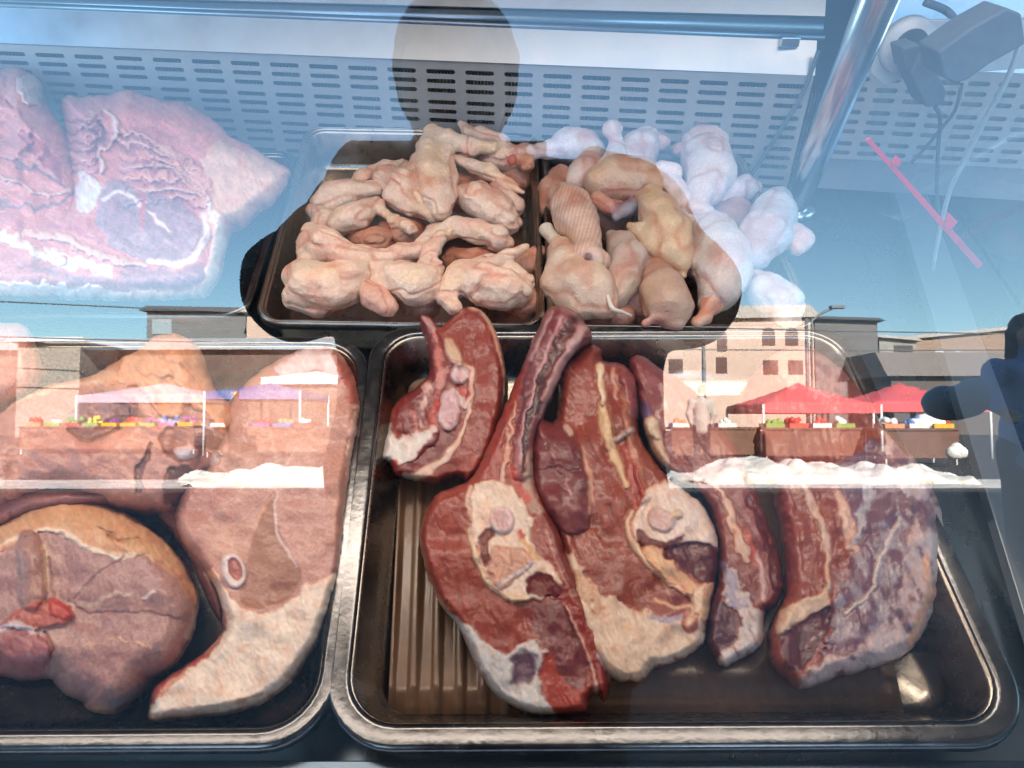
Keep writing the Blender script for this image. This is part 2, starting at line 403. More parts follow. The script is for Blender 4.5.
def body(name, prims, h, k, mat_, parent=None, namp=0.0, nfreq=60.0, seed=0, wr=None, cvar=0.08, label=None, cat=None, group=None, floor=None, origin=None, colfn=None):
    """prims: (a, b, ra, rb, colour) round cones or ('e', centre, radii, colour) ellipsoids, metres, world"""
    lo = np.full(3, 1e9); hi = -lo
    for p in prims:
        if p[0] is 'e' or (isinstance(p[0], str)):
            lo = np.minimum(lo, p[1] - np.array(p[2])); hi = np.maximum(hi, p[1] + np.array(p[2]))
        else:
            for q, r in ((p[0], p[2]), (p[1], p[3])): lo = np.minimum(lo, np.array(q) - r); hi = np.maximum(hi, np.array(q) + r)
    lo -= 3*h + namp; hi += 3*h + namp
    ax = [np.arange(lo[i], hi[i], h) for i in range(3)]
    G = np.stack(np.meshgrid(*ax, indexing='ij'), -1)
    def field(G):
        acc = 0; Ds = []
        for p in prims:
            if isinstance(p[0], str):
                q = (G - p[1]) / np.array(p[2]); L_ = np.linalg.norm(q, axis=-1); L2 = np.linalg.norm(q / np.array(p[2]), axis=-1)
                D = L_ * (L_ - 1) / np.maximum(L2, 1e-6)
            else:
                a = np.array(p[0]); b = np.array(p[1]); ab = b - a; t = np.clip(((G - a) @ ab) / (ab @ ab + 1e-12), 0, 1)
                D = np.linalg.norm(G - a - t[..., None] * ab, axis=-1) - (p[2] + (p[3] - p[2]) * t)
            Ds.append(D)
        Ds = np.stack(Ds, 0); mn = Ds.min(0)
        return mn - k * np.log(np.exp(-(Ds - mn) / k).sum(0)), Ds
    Fd, _ = field(G)
    if namp: Fd = Fd + namp * fbm(G * nfreq + seed * 7.3, 3, seed)
    if wr is not None:                                    # folds across an axis
        axd, f1, f2, amp = wr; a = (G @ axd)[..., None] * axd; cz = fbm(a * f1 + (G - a) * f2 + seed, 2, seed + 4); Fd = Fd + amp * np.exp(-(cz / 0.10) ** 2) + .5 * amp * fbm(a * f1 * 4 + (G - a) * f2 * 3 + seed, 3, seed + 14)
    if floor is not None: Fd = np.maximum(Fd, floor(G))
    V, Q = nets(Fd, lo, h)
    _, Ds = field(V)
    cols = np.array([lin(p[3] if isinstance(p[0], str) else p[4]) for p in prims])
    w = np.exp(-(Ds - Ds.min(0)) / (k * 1.2 + 1e-6)); w /= w.sum(0)
    C = w.T @ cols
    n1 = fbm(V * 45 + seed, 3, seed + 5); n2 = fbm(V * 170 + seed, 2, seed + 6)
    C = C * (1 + cvar * 1.5 * n1 + cvar * n2)[:, None]; C[:, 1:] *= (1 - cvar * 1.2 * n1[:, None])
    if wr is not None:
        a = (V @ axd)[..., None] * axd; cz = np.exp(-(fbm(a * f1 + (V - a) * f2 + seed, 2, seed + 4) / 0.12) ** 2)
        C = C * (1 - cz[:, None] * np.array([.14, .34, .38]))
        pk_ = ss(.05, .5, fbm(V * 28 + seed * 3.3, 3, seed + 15)); C = C * (1 - pk_[:, None] * np.array([.04, .20, .22]))
        yl = ss(.1, .5, fbm(V * 22 + seed * 5.1, 2, seed + 16)); C = C * (1 - yl[:, None] * np.array([-.02, .02, .14]))
    if colfn is not None: C = colfn(V, C)
    o = mesh(name, V, Q, mat_, parent, True, np.clip(C * KM, 0.003, 0.9), origin)
    if label: tag(o, label, cat, group)
    return o
# ------------------------------------------------------------------ trays
def deck(u, s, z): return CAM + u * Xv + s * DV + (z - H) * DN
def tode(p): q = np.asarray(p) - CAM; return np.array([q @ Xv, q @ DV])
def rquad(cs, inset, r, seg=9):
    """rounded quad, corners inset; cs in deck (u,s), counter-clockwise"""
    n = 4; L = []
    for i in range(n):
        a = cs[i]; b = cs[(i+1) % n]; d = (b - a) / np.linalg.norm(b - a); nrm = np.array([-d[1], d[0]])
        L.append((a + nrm * inset, d))
    C = []
    for i in range(n):
        p, d = L[i-1]; q, e = L[i]
        M_ = np.array([[d[0], -e[0]], [d[1], -e[1]]]); t = np.linalg.solve(M_, q - p); C.append(p + d * t[0])
    out = []
    for i in range(n):
        c = C[i]; e1 = (C[i-1] - c); e2 = (C[(i+1) % n] - c); e1 /= np.linalg.norm(e1); e2 /= np.linalg.norm(e2)
        p0 = c + e1 * r; p3 = c + e2 * r; p1 = c + e1 * r * 0.45; p2 = c + e2 * r * 0.45
        for t in np.linspace(0, 1, seg):
            out.append((1-t)**3*p0 + 3*(1-t)**2*t*p1 + 3*(1-t)*t*t*p2 + t**3*p3)
    return out
def tray(name, label, px, rad, depth, rim=0.013, z=0.0, group='stainless steel trays of meat', lip=0.006, wall=0.016, mat_=None, floor_px=None):
    cs = [tode(up(x, y, z)) for x, y in px]
    prof = [(-0.0012, -lip-0.003, 0), (0.0, -lip, 0), (0.0, -0.002, 0), (0.002, 0.0, 0), (0.0032, 0.0002, 0), (rim-0.0045, 0.0002, 0), (rim-0.003, 0.0, 0), (rim, -0.002, 0), (rim+0.002, -0.006, 0),
            (rim+wall*0.75, -depth+0.012, 0), (rim+wall*0.95, -depth+0.004, 0), (rim+wall+0.007, -depth, 0), (rim+wall+0.03, -depth+0.0005, 0), (rim+wall+0.033, -depth-0.001, 0)]
    V = []; Fc = []; n = None
    for ins, dz, _ in prof:
        rg = rquad(cs, ins, max(0.012, rad - ins * 0.85)); n = len(rg)
        V += [deck(p[0], p[1], z + dz) for p in rg]
    for i in range(len(prof)-1):
        for j in range(n):
            k = (j+1) % n; Fc.append([i*n+j, i*n+k, (i+1)*n+k, (i+1)*n+j])
    Fc.append([(len(prof)-1)*n + j for j in range(n)])
    cen = deck(*(sum(cs)/4), z - depth)
    t = thing(name, label, 'tray', cen, group)
    nb = 8                                                 # rim and pan are separate parts
    Vr = V[:nb*n]; Fr = [f for f in Fc if max(f) < nb*n]
    Vp = V[(nb-1)*n:]; Fp = [[i-(nb-1)*n for i in f] for f in Fc if min(f) >= (nb-1)*n]
    for nm, vv, ff in (('rim', Vr, Fr), ('pan', Vp, Fp)):
        o = mesh(nm, vv, ff, (M['pan_light'] if mat_ else M['rim']) if nm == 'rim' else (mat_ or M['steel']), t, True)
        s = o.modifiers.new('s', 'SOLIDIFY'); s.thickness = 0.0009; s.offset = -1
    return t, cs
tray('tray', 'large steel tray at front centre holding the red beef chops', [(317,750),(1050,746),(846,322),(372,324)], 0.050, 0.050, rim=0.017, wall=0.020)
tray('tray', 'steel tray at front left holding the pork ham slices', [(-190,752),(330,748),(372,336),(-70,336)], 0.050, 0.050, rim=0.013)
tray('tray', 'steel tray heaped with chicken wings, behind the beef tray', [(252,322),(546,327),(537,130),(305,126)], 0.030, 0.060, rim=0.007, wall=0.010, mat_=M['pan_light'])
tray('tray', 'steel tray heaped with chicken legs, right of the wings tray', [(548,327),(822,330),(742,150),(541,132)], 0.030, 0.060, rim=0.007, wall=0.010, mat_=M['pan_light'])
tray('tray', 'tray under the rack of pork ribs at the back left', [(-220,318),(246,316),(300,150),(-120,146)], 0.030, 0.050, rim=0.010)

# ribbed drip insert in the beef tray
ins = thing('drip_insert', 'brown ribbed drip plate lying in the beef tray', 'drip plate', up(640, 560, -0.048))
mi = mat('brown_drip_plate', (0.115, 0.058, 0.024), 0.34, 0.1, noise=0.25, nscale=25, bump=0.0003, bscale=70, coat=0.3, stretch=(3,1,1))
def sheet(name, px, z, zf, nx, ny, m, parent, th=0.002):
    a, b, c, d = [np.array(tode(up(*p, z))) for p in px]
    V = []; Fc = []
    for i in range(nx+1):
        for j in range(ny+1):
            s_, t_ = i/nx, j/ny; q = (a*(1-s_)+b*s_)*(1-t_) + (d*(1-s_)+c*s_)*t_
            V.append(deck(q[0], q[1], z + zf(s_, t_)))
    for i in range(nx):
        for j in range(ny):
            k = i*(ny+1)+j; Fc.append([k, k+ny+1, k+ny+2, k+1])
    o = mesh(name, V, Fc, m, parent, True); s = o.modifiers.new('s', 'SOLIDIFY'); s.thickness = th; s.offset = -1; return o
def ribs(s_, t_):
    if t_ > 0.97 or t_ < 0.03: return 0.0
    return 0.0032 * max(0.0, math.cos(2*math.pi*(s_*5.5))) ** 0.7 if math.cos(2*math.pi*s_*5.5) > 0 else -0.0012
sheet('ribbed_panel', [(388,714),(520,714),(510,430),(402,430)], -0.0455, ribs, 66, 12, mi, ins)
sheet('flat_panel', [(521,716),(905,716),(838,395),(511,395)], -0.0462, lambda s_, t_: 0.0008*math.sin(9*s_)*t_, 20, 8, mi, ins)
sheet('flat_panel', [(403,428),(508,428),(508,352),(404,352)], -0.0462, lambda s_, t_: 0.0, 4, 4, mi, ins)

# ------------------------------------------------------------------ display case
case = thing('display_case', 'refrigerated butcher display case with slanted front glass', 'display case', (0, 0.5, 0))
mb = MB()
zb = -0.064
def dk(u, s, z): return deck(u, s, z)
mb.slab([dk(-1.3, 0.11, zb), dk(0.62, 0.11, zb), dk(0.62, 1.12, zb), dk(-1.3, 1.12, zb)], -0.02*DN)
mb.build('deck', M['steel_d'], case)
# front kick and glass channel
mb = MB()
g0 = up(0, 752, -0.02); s0 = tode(g0)[1]
for (sa, sb, za, zb2) in ((s0-0.010, s0-0.003, -0.0635, -0.030), (s0-0.034, s0-0.012, -0.0635, -0.040)):
    mb.slab([dk(-1.3, sa, za), dk(0.62, sa, za), dk(0.62, sb, za), dk(-1.3, sb, za)], (zb2-za)*DN)
mb.build('front_channel', mat('channel_metal', (0.10, 0.14, 0.18), 0.25, 0.9, noise=0.1, nscale=20), case, bev=0.001)
mb = MB(); mb.box((-1.3, 0.12, 0.1), (0.62, 0.20, 0.60)); mb.box((-1.3, 0.20, 0.0), (0.62, 1.6, 0.10)); mb.box((-1.3, 0.17, 0.10), (-1.27, 1.3, 0.55)); mb.box((0.60, 0.2, 0.10), (0.62, 1.3, 0.6))
mb.build('cabinet', mat('white_cabinet', (0.7, 0.7, 0.7), 0.4), case)
# front glass: plane GN.(p-CAM)=GD
gu = np.cross(Xv, GN); gu = gu if gu[2] > 0 else -gu
def gp(u, v): return CAM + GD * GN + u * Xv + v * gu
mb = MB(); mb.slab([gp(-1.25, -0.60), gp(1.35, -0.60), gp(1.35, 0.34), gp(-1.25, 0.34)], 0.0005*GN)
# a single thin sheet: both faces reflect
bm_v = [gp(-1.25, -0.42), gp(1.35, -0.42), gp(1.35, 0.34), gp(-1.25, 0.34)]
fg = mesh('front_glass', bm_v, [[0,1,2,3]], M['glass'], case, False)
mb = MB(); mb.tube([gp(-1.25, 0.345), gp(1.35, 0.345)], 0.012, 12); mb.build('glass_top_trim', M['chrome'], case, True)

# unseen steel canopy added to block the sky, and an added warm lamp strip
mb = MB(); tp = gp(0, 0.345)
mb.hexa([(-1.3, tp[1]-.01, tp[2]), (1.35, tp[1]-.01, tp[2]), (1.35, 1.62, 1.50), (-1.3, 1.62, 1.50)], [(-1.3, tp[1]-.01, tp[2]+.03), (1.35, tp[1]-.01, tp[2]+.03), (1.35, 1.62, 1.53), (-1.3, 1.62, 1.53)])
mb.build('canopy', mat('canopy_metal', (.45,.44,.43), .4, .3), case)
mb = MB(); mb.box((-1.15, .46, 1.404), (.60, .64, 1.412))
mb.build('added_diffuser', mat('added_glow', (1,.9,.75), .5, emis=((1,.84,.70), .25)), case, smooth=True)
ld = bpy.data.lights.new('added_lamp', 'AREA'); ld.shape = 'RECTANGLE'; ld.size = 1.7; ld.size_y = 0.17; ld.energy = 0.60; ld.color = (1, .82, .70); ld.spread = math.radians(125)  # added to brighten the meat, which the glass leaves too dark
lo_ = bpy.data.objects.new('added_lamp', ld); COL.objects.link(lo_); lo_.location = (-.27, .55, 1.400); lo_.rotation_euler = (math.radians(-12), 0, 0)
# perforated back panel: four corners from the photo, depths from the plan
def YB(px): return 1.115 - (px / 800.0) * 0.155
def panel_pt(a, b):                                        # a: pixel x 0..800 of the top edge, b metres down
    top = vy(a, 43 + a * 0.040, YB(a)); return top + np.array([0, 0.0, -b])
def perf(name, a0, a1, pitch, rows, Hh, ptf, m, parent, slot=(0.74, 0.0056)):
    V = []; Fc = []; n = 16
    ang = [0, .12, .5, .9, math.pi/2]
    cols = int(round((a1 - a0) / pitch))
    edges_b = [0.0] + [0.5*(rows[i]+rows[i+1]) for i in range(len(rows)-1)] + [Hh]
    for c in range(cols):
        for r, rb in enumerate(rows):
            A0 = a0 + c*pitch; A1 = A0 + pitch; b0, b1 = edges_b[r], edges_b[r+1]
            p00 = ptf(A0, 0); p10 = ptf(A1, 0); W = np.linalg.norm(p10 - p00); hw = slot[0]*W/2; hh = slot[1]/2
            # hole contour and matching outer contour in local (x 0..W, y)
            hole = []; out = []
            cx = W/2
            nh = 5
            for qx, qy in ((1,1),(-1,1),(-1,-1),(1,-1)):
                th = np.linspace(0, math.pi/2, nh) if (qx*qy > 0) else np.linspace(math.pi/2, 0, nh)
                for k_, t in enumerate(th):
                    hx = qx*(hw - hh) + qx*hh*math.cos(t); hy = qy*hh*math.sin(t)
                    hole.append((cx+hx, rb+hy))
                    f = t/(math.pi/2)
                    # outer rect point: side -> corner -> side
                    X_ = W if qx > 0 else 0; Y_ = b1 if qy > 0 else b0
                    if f < 0.5: oy = rb + (Y_-rb)*(f/0.5); ox = X_
                    else: ox = X_ + ((cx+qx*(hw-hh)) - X_)*((f-0.5)/0.5); oy = Y_
                    out.append((ox, oy))
            base = len(V); nn = len(hole)
            for (lx, ly) in out: V.append(p00 + (p10-p00)*(lx/W) + np.array([0,0,-ly]))
            for (lx, ly) in hole: V.append(p00 + (p10-p00)*(lx/W) + np.array([0,0,-ly]))
            for (lx, ly) in hole: V.append(p00 + (p10-p00)*(lx/W) + np.array([0,0.0016,-ly]))
            for i in range(nn):
                j = (i+1) % nn
                Fc.append([base+i, base+j, base+nn+j, base+nn+i]); Fc.append([base+nn+i, base+nn+j, base+2*nn+j, base+2*nn+i])
    return mesh(name, V, Fc, m, parent, False)
rows = []
b = 0.014
for g in range(4):
    for k in range(3): rows.append(b); b += 0.0123
    b += 0.0035
perf('perforated_panel', -92, 815, 39.4, rows, b, panel_pt, M['panel'], case)
mb = MB()
mb.slab([panel_pt(-160, 0)+[0,.09,.2], panel_pt(1250, 0)+[0,.09,.2], panel_pt(1250, .3)+[0,.09,0], panel_pt(-160, .3)+[0,.09,0]], (0,0.02,0))
mb.build('duct_back', M['dark'], case)
mb = MB()
for i in range(260):
    a = -90 + i*3.6; p = panel_pt(a, 0.0) + np.array([0, 0.035, 0])
    mb.slab([p+[0,0,-0.03], p+[0.0006,0,-0.03], p+[0.0006,0,-0.14], p+[0,0,-0.14]], (0,0.03,0))
mb.build('coil_fins', M['fins'], case)
# ledge plates over the panel
def slope_pt(a, k, d): return panel_pt(a, 0) + np.array([0, d*0.55, d]) * 1.0 * k
mb = MB()
mb.slab([panel_pt(-160, 0.0), panel_pt(815, 0.0), slope_pt(815, 1, 0.038), slope_pt(-160, 1, 0.045)], (0, 0.003, -0.002))
mb.build('ledge_plate', M['steel_l'], case)
mb = MB()
mb.tube([slope_pt(-160, 1, 0.046), slope_pt(822, 1, 0.040)], 0.0035, 8)
mb.slab([slope_pt(-160, 1, 0.048)+[0,.004,0], slope_pt(822, 1, 0.043)+[0,.004,0], slope_pt(822, 1, 0.058)+[0,.004,0], slope_pt(-160, 1, 0.052)+[0,.004,0]], (0, .01, 0))
mb.build('ledge_rail', mat('rail_metal', (0.25, 0.32, 0.40), 0.3, 0.8), case, smooth=True)
mb = MB()
mb.slab([slope_pt(-160, 1, 0.056)+[0,.002,0], slope_pt(822, 1, 0.062)+[0,.002,0], slope_pt(822, 1, 0.25), slope_pt(-160, 1, 0.25)], (0, 0.003, -0.002))
mb.build('upper_plate', M['steel_l'], case)
# a clip on the rail and the jamb seam
mb = MB(); p = slope_pt(786, 1, 0.036); mb.box(p-np.array([.012,.012,.006]), p+np.array([.012,.004,.006])); mb.build('rail_clip', M['chrome'], case, bev=0.002)
mb = MB(); mb.tube(spline([panel_pt(812, -0.03)+[0,-.002,0], panel_pt(806, 0.02)+[0,-.004,0], panel_pt(790, 0.07)+[0,-.008,0], panel_pt(765, 0.14)+[0,-.012,0]], 16), 0.0028, 8)
mb.build('corner_seal', mat('grey_seal', (0.08,0.10,0.12), 0.5), case, smooth=True)
# chrome post
mb = MB(); pb = up(795, 208, -0.06); pt = vy(902, -60, 0.62); mb.tube([pb, pb+(pt-pb)*0.02, pt], [0.0185, 0.0165, 0.0165], 24)
mb.build('chrome_post', M['chrome'], case, smooth=True)
mb = MB(); mb.tube([pb-DN*0.002, pb+DN*0.008], [0.030, 0.026], 24); mb.build('post_base', M['chrome'], case, smooth=True)
# end glass with its frame strip along the deck
e0_, e1_ = up(818, 150, zb), up(1090, 790, zb)
mb = MB(); mb.slab([e0_, e1_, e1_+[0,0,.5], e0_+[0,0,.62]], (0.0005, 0, 0))
eg = mesh('end_glass', [e0_, e1_, e1_+np.array([0,-.0,.55]), e0_+np.array([0,0,.62])], [[0,1,2,3]], M['glass2'], case, False)
mb = MB(); mb.slab([up(876,150,-.05), up(905,150,-.05), up(1105,700,-.05), up(1040,700,-.05)], 0.012*DN)
mb.build('end_frame', mat('end_frame_metal', (0.22,0.25,0.28), 0.4, 0.5), case, bev=0.001)

# ------------------------------------------------------------------ what stands beyond the end glass
M['dull'] = mat('dull_back_plate', (.16,.16,.17), .6)
nb = thing('neighbouring_case', 'next display case beyond the end glass, its panel standing in for a reflection', 'display case', (1.1, 1.0, 0.9))
perf('perforated_panel', 845, 1330, 30, rows[:8], rows[8]-0.004, lambda a, b_: panel_pt(a, b_-0.012), M['panel'], nb)  # second panel modelled in place of the back panel's reflection in the end glass
mb = MB(); mb.slab([panel_pt(845,-0.012)+[0,.012,0], panel_pt(1330,-0.012)+[0,.012,0], panel_pt(1330,.15)+[0,.012,0], panel_pt(845,.15)+[0,.012,0]], (0,.002,0)); mb.build('back_plate', M['dull'], nb)  # plate added behind the slots to lower their dark contrast
mb = MB()
mb.slab([panel_pt(845,-0.012), panel_pt(1330,-0.012), panel_pt(1330,-0.2)+[0,.05,0], panel_pt(845,-0.2)+[0,.05,0]], (0,.004,0)); mb.build('upper_plate', M['steel_l'], nb)
mb = MB(); mb.slab([dk(.63, .30, zb-.004), dk(1.6, .30, zb-.004), dk(1.6, 1.10, zb-.004), dk(.63, 1.10, zb-.004)], -.02*DN); mb.build('deck', M['steel_d'], nb)
# white rounded board with a round socket
Yn = 0.80
def board(pts, Y, th, r=None): return [vy(x, y, Y) for x, y in pts], th
brd = thing('socket_board', 'white rounded board with a round cable socket behind the end glass', 'socket board', vy(960, 50, Yn))
pts = [(872,75),(873,50),(882,32),(898,22),(930,20),(1060,18),(1100,40),(1060,66),(980,72),(930,74),(900,80),(885,86)]
mb = MB(); mb.slab([vy(x, y, Yn) for x, y in pts], (0, .006, 0)); mb.build('board', mat('white_plastic', (.40,.42,.45), .4), brd, bev=.001)
mb = MB(); c = vy(911, 47, Yn-.012); mb.tube([c+[0,.012,0], c], [.028,.026], 24); mb.build('socket_ring', mat('white_ring', (.42,.44,.47), .35), brd, smooth=True)
mb = MB(); mb.tube([c+[0,.002,0], c+[0,-.0015,0]], [.018,.017], 24); mb.build('socket_hole', mat('socket_dark', (.05,.05,.06), .5), brd)
gd_ = mat('grey_plastic', (.08,.10,.125), .6, noise=.15, nscale=30)
plug = thing('power_plug', 'grey power plug hanging from the round white socket', 'plug', vy(925, 80, Yn-.05))
def pbox(pts, Y, th, nm, m, par, bev=.002):
    mb = MB(); mb.slab([vy(x, y, Y) for x, y in pts], (0, th, 0)); return mb.build(nm, m, par, bev=bev)
pbox([(902,48),(918,44),(925,50),(912,74),(906,70)], Yn-.05, .03, 'neck', gd_, plug)
pbox([(911,74),(925,46),(947,92),(944,104),(927,108)], Yn-.055, .035, 'plug_body', gd_, plug)
def cable(pxs, r, nm, m, par=None, n=24):
    mb = MB(); mb.tube(spline([vy(x, y, Y) for x, y, Y in pxs], n), r, 8); return mb.build(nm, m, par, smooth=True)
cable([(935,106,.76),(940,118,.76),(938,150,.78),(937,190,.80),(938,215,.82)], .0022, 'cord', gd_, plug)
ad = thing('power_adapter', 'large grey slanted adapter box hanging at the top right behind glass', 'adapter', vy(985, 50, Yn-.1))
pbox([(938,52),(975,26),(1008,8),(1022,14),(1026,44),(990,64),(968,80),(955,84),(944,78)], Yn-.12, .04, 'adapter_body', gd_, ad)
cable([(962,84,.72),(955,110,.73),(940,130,.75),(925,148,.77),(912,162,.78)], .0018, 'cord', gd_, ad)
wht = mat('white_cord', (.42,.44,.45), .4)
tag(cable([(1020,20,.70),(1018,50,.70),(1004,86,.70),(985,120,.71),(965,160,.72),(950,190,.73),(940,230,.74),(932,270,.75)], .0026, 'cord', wht), 'white hanging cord curving down at the far right behind glass', 'cord')
tag(cable([(925,2,.85),(945,10,.85),(955,20,.85),(960,32,.85)], .004, 'cord', gd_), 'short dark cord at the top edge above the grey adapter', 'cord')
pk = mat('pink_plastic', (.75,.05,.12), .35)
ps = thing('price_rail', 'thin pink plastic price strip with two clips behind the end glass', 'price strip', vy(925, 200, .66))
pbox([(866,141),(870,138),(983,264),(978,269)], .66, .003, 'strip', pk, ps, .0003)
pbox([(893,164),(897,156),(902,161),(899,167)], .655, .004, 'clip', pk, ps, .0003)
pbox([(946,228),(949,213),(958,222),(952,229)], .655, .004, 'clip', pk, ps, .0003)

# ------------------------------------------------------------------ world, sun, camera
EL, AZ = math.radians(31), math.radians(0)
w = bpy.data.worlds.new('World'); S.world = w; w.use_nodes = True
sk = w.node_tree.nodes.new('ShaderNodeTexSky'); sk.sky_type = 'NISHITA'; sk.sun_disc = False
SUNROT = math.radians(12)
sk.sun_elevation = EL; sk.sun_rotation = SUNROT; sk.altitude = 1500; sk.air_density = 1.0; sk.dust_density = 0.6; sk.ozone_density = 1.2
bg = w.node_tree.nodes['Background']; bg.inputs[1].default_value = 0.095; vm = w.node_tree.nodes.new('ShaderNodeVectorMath'); vm.operation = 'MULTIPLY'; vm.inputs[1].default_value = (.88, 1.07, 1.02)
w.node_tree.links.new(sk.outputs[0], vm.inputs[0]); w.node_tree.links.new(vm.outputs[0], bg.inputs[0])
sd = bpy.data.lights.new('sun', 'SUN'); sd.energy = 5.0; sd.angle = math.radians(0.5); sd.color = (1, .93, .84)
so = bpy.data.objects.new('sun', sd); COL.objects.link(so)
dirv = Vector((math.sin(SUNROT)*math.cos(EL), math.cos(SUNROT)*math.cos(EL), math.sin(EL)))
so.rotation_euler = dirv.to_track_quat('Z', 'Y').to_euler()
cd = bpy.data.cameras.new('camera'); cd.sensor_width = 36; cd.lens = 36 * F_ / 1024; cd.clip_start = 0.003; cd.clip_end = 2000
co = bpy.data.objects.new('camera', cd); COL.objects.link(co); co.location = CAM; co.rotation_euler = (math.pi/2 - P, 0, 0); S.camera = co
S.view_settings.view_transform = 'Standard'; S.view_settings.look = 'None'; S.view_settings.exposure = 3.25; S.view_settings.gamma = 1
# ------------------------------------------------------------------ the street behind the photographer (seen in the glass)
def st(o): o['kind'] = 'structure'; return o
def pl(name, x0, y0, x1, y1, z, m): return st(mesh(name, [(x0,y0,z),(x1,y0,z),(x1,y1,z),(x0,y1,z)], [[0,1,2,3]], m, None, False))
asph = mat('asphalt', (.045,.045,.048), .85, noise=.3, nscale=3, bump=.004, bscale=40)
pl('ground', -400, -500, 400, 60, -0.004, asph)
pav = mat('sunlit_strip_ground', (.60,.57,.53), .9, noise=.4, nscale=1.2, bump=.02, bscale=9, stretch=(1,3,1))
pl('square', -40, -11.3, 40, -9.8, 0.0, pav)  # strip painted pale to stand for the sunlit ground beyond the shadow edge
# unseen shop front, put behind the case to shade it
sw = thing('shop_shade_wall', 'unseen shop front added behind the display case to shade it', 'building', (0, 2.2, 0))
mb = MB(); mb.box((-20, 2.0, 0), (20, 2.4, 6.6)); mb.build('wall', mat('shop_plaster', (.35,.30,.25), .8, noise=.1, nscale=2), sw)
mb = MB(); mb.box((-20.1, 1.85, 6.6), (20.1, 2.5, 6.85)); mb.build('cornice', mat('shop_cornice', (.25,.2,.16), .8), sw)
def house(name, label, pxs, D, depth, wallm, roofm, wins=(), winm=None, ztop=None, roof_h=0.25, frm=None, arch=()):
    """pxs: left x, right x, top y (left), top y (right), of the reflection"""
    xl, xr, yl, yr = pxs
    a = wy(xl, yl, D); b_ = wy(xr, yr, D); x0, x1 = a[0], b_[0]; z0, z1 = a[2], b_[2]
    t = thing(name, label, 'building', ((x0+x1)/2, -D-depth/2, 0))
    mb = MB(); mb.hexa([(x0,-D-depth,0),(x1,-D-depth,0),(x1,-D,0),(x0,-D,0)], [(x0,-D-depth,z0),(x1,-D-depth,z1),(x1,-D,z1),(x0,-D,z0)]); mb.build('wall', wallm, t)
    mb = MB(); e = .5; rh = roof_h
    mb.hexa([(x0-e,-D-depth-e,z0),(x1+e,-D-depth-e,z1),(x1+e,-D+e,z1),(x0-e,-D+e,z0)], [(x0-e+.3,-D-depth+.3,z0+rh),(x1+e-.3,-D-depth+.3,z1+rh),(x1+e-.3,-D+e-rh*1.2,z1+rh),(x0-e+.3,-D+e-rh*1.2,z0+rh)])
    mb.build('roof', roofm, t)
    for (wx0, wy0, wx1, wy1) in wins:
        p = wy(wx0, wy0, D-.06); q = wy(wx1, wy1, D-.06)
        mb = MB(); mb.box((p[0], -D+.003, q[2]), (q[0], -D+.06, p[2])); f = mb.build('window', winm, t)
        mb = MB(); c = (p[0]+q[0])/2; wd = .07
        for xx in (p[0], c, q[0]): mb.box((xx-wd, -D+.062, q[2]-.05), (xx+wd, -D+.10, p[2]+.05))
        
        for zz in (p[2], q[2]): mb.box((p[0]-wd, -D+.058, zz-wd), (q[0]+wd, -D+.104, zz+wd))
        mb.build('window_frame', frm or winm, f)
    for (wx0, wy0, wx1, wy1) in arch:
        p = wy(wx0, wy0, D-.06); q = wy(wx1, wy1, D-.06); r_ = (q[0]-p[0])/2; cx = (p[0]+q[0])/2
        pts = [(p[0], -D+.003, q[2]), (q[0], -D+.003, q[2])] + [(cx + r_*math.cos(t_), -D+.003, p[2]-r_+r_*math.sin(t_)) for t_ in np.linspace(0, math.pi, 9)]
        mb = MB(); mb.slab(pts, (0, .06, 0)); f = mb.build('window', winm, t)
        mb = MB(); mb.tube([(cx + (r_+.35)*math.cos(t_), -D+.05, p[2]-r_+(r_+.35)*math.sin(t_)) for t_ in np.linspace(.25, math.pi-.25, 9)], .12, 6); mb.build('arch_moulding', frm or winm, f)
    return t
pink = mat('pink_stone', (.62,.45,.36), .8, noise=.08, nscale=1.5, bump=.01, bscale=3)
tin = mat('tin_roof', (.55,.50,.44), .5, .2, noise=.35, nscale=2.5, stretch=(4,.5,1))
dkw = mat('dark_window', (.09,.07,.07), .3); brw = mat('brown_shutter', (.10,.04,.03), .5); wfr = mat('window_trim', (.55,.42,.34), .7)
house('stone_building', 'pink two-storey building with arched windows and pale tin roof', (600,812,322,318), 62, 14, pink, tin,
      [(668,360,682,374),(762,361,777,375),(787,361,802,375),(715,358,726,374)], brw, frm=wfr, roof_h=1.3, arch=[(668,328,682,345),(716,332,726,352),(761,328,774,346),(784,328,797,346)])
house('wood_building', 'grey boarded building beside the pink house at right', (813,876,320,322), 62, 14, mat('grey_boards', (.16,.15,.145), .8, noise=.25, nscale=1, stretch=(.3,1,8)), mat('dark_roof', (.08,.08,.09), .7), roof_h=.3)
house('brick_building', 'long brown brick building with rising roofline at right', (900,1100,341,322), 75, 12, mat('brown_brick', (.34,.24,.18), .85, noise=.3, nscale=4, bump=.02, bscale=6), tin,
      [(934,351,943,359),(955,351,960,356)], mat('pale_window', (.5,.55,.6), .3), roof_h=.4)
house('concrete_house', 'unfinished concrete house between grey and brick buildings', (878,915,338,342), 70, 10, mat('concrete_house', (.33,.31,.27), .9, noise=.3, nscale=1), tin, [(893,346,912,353),(893,358,905,364)], dkw, roof_h=.3)
house('shed', 'low shed with brown and grey corrugated roof behind pink canopies', (890,1060,377,377), 45, 6, mat('shed_wall', (.12,.10,.09), .8), mat('shed_roof', (.22,.19,.17), .7, noise=.2, nscale=2, stretch=(6,1,1)), roof_h=1.7)
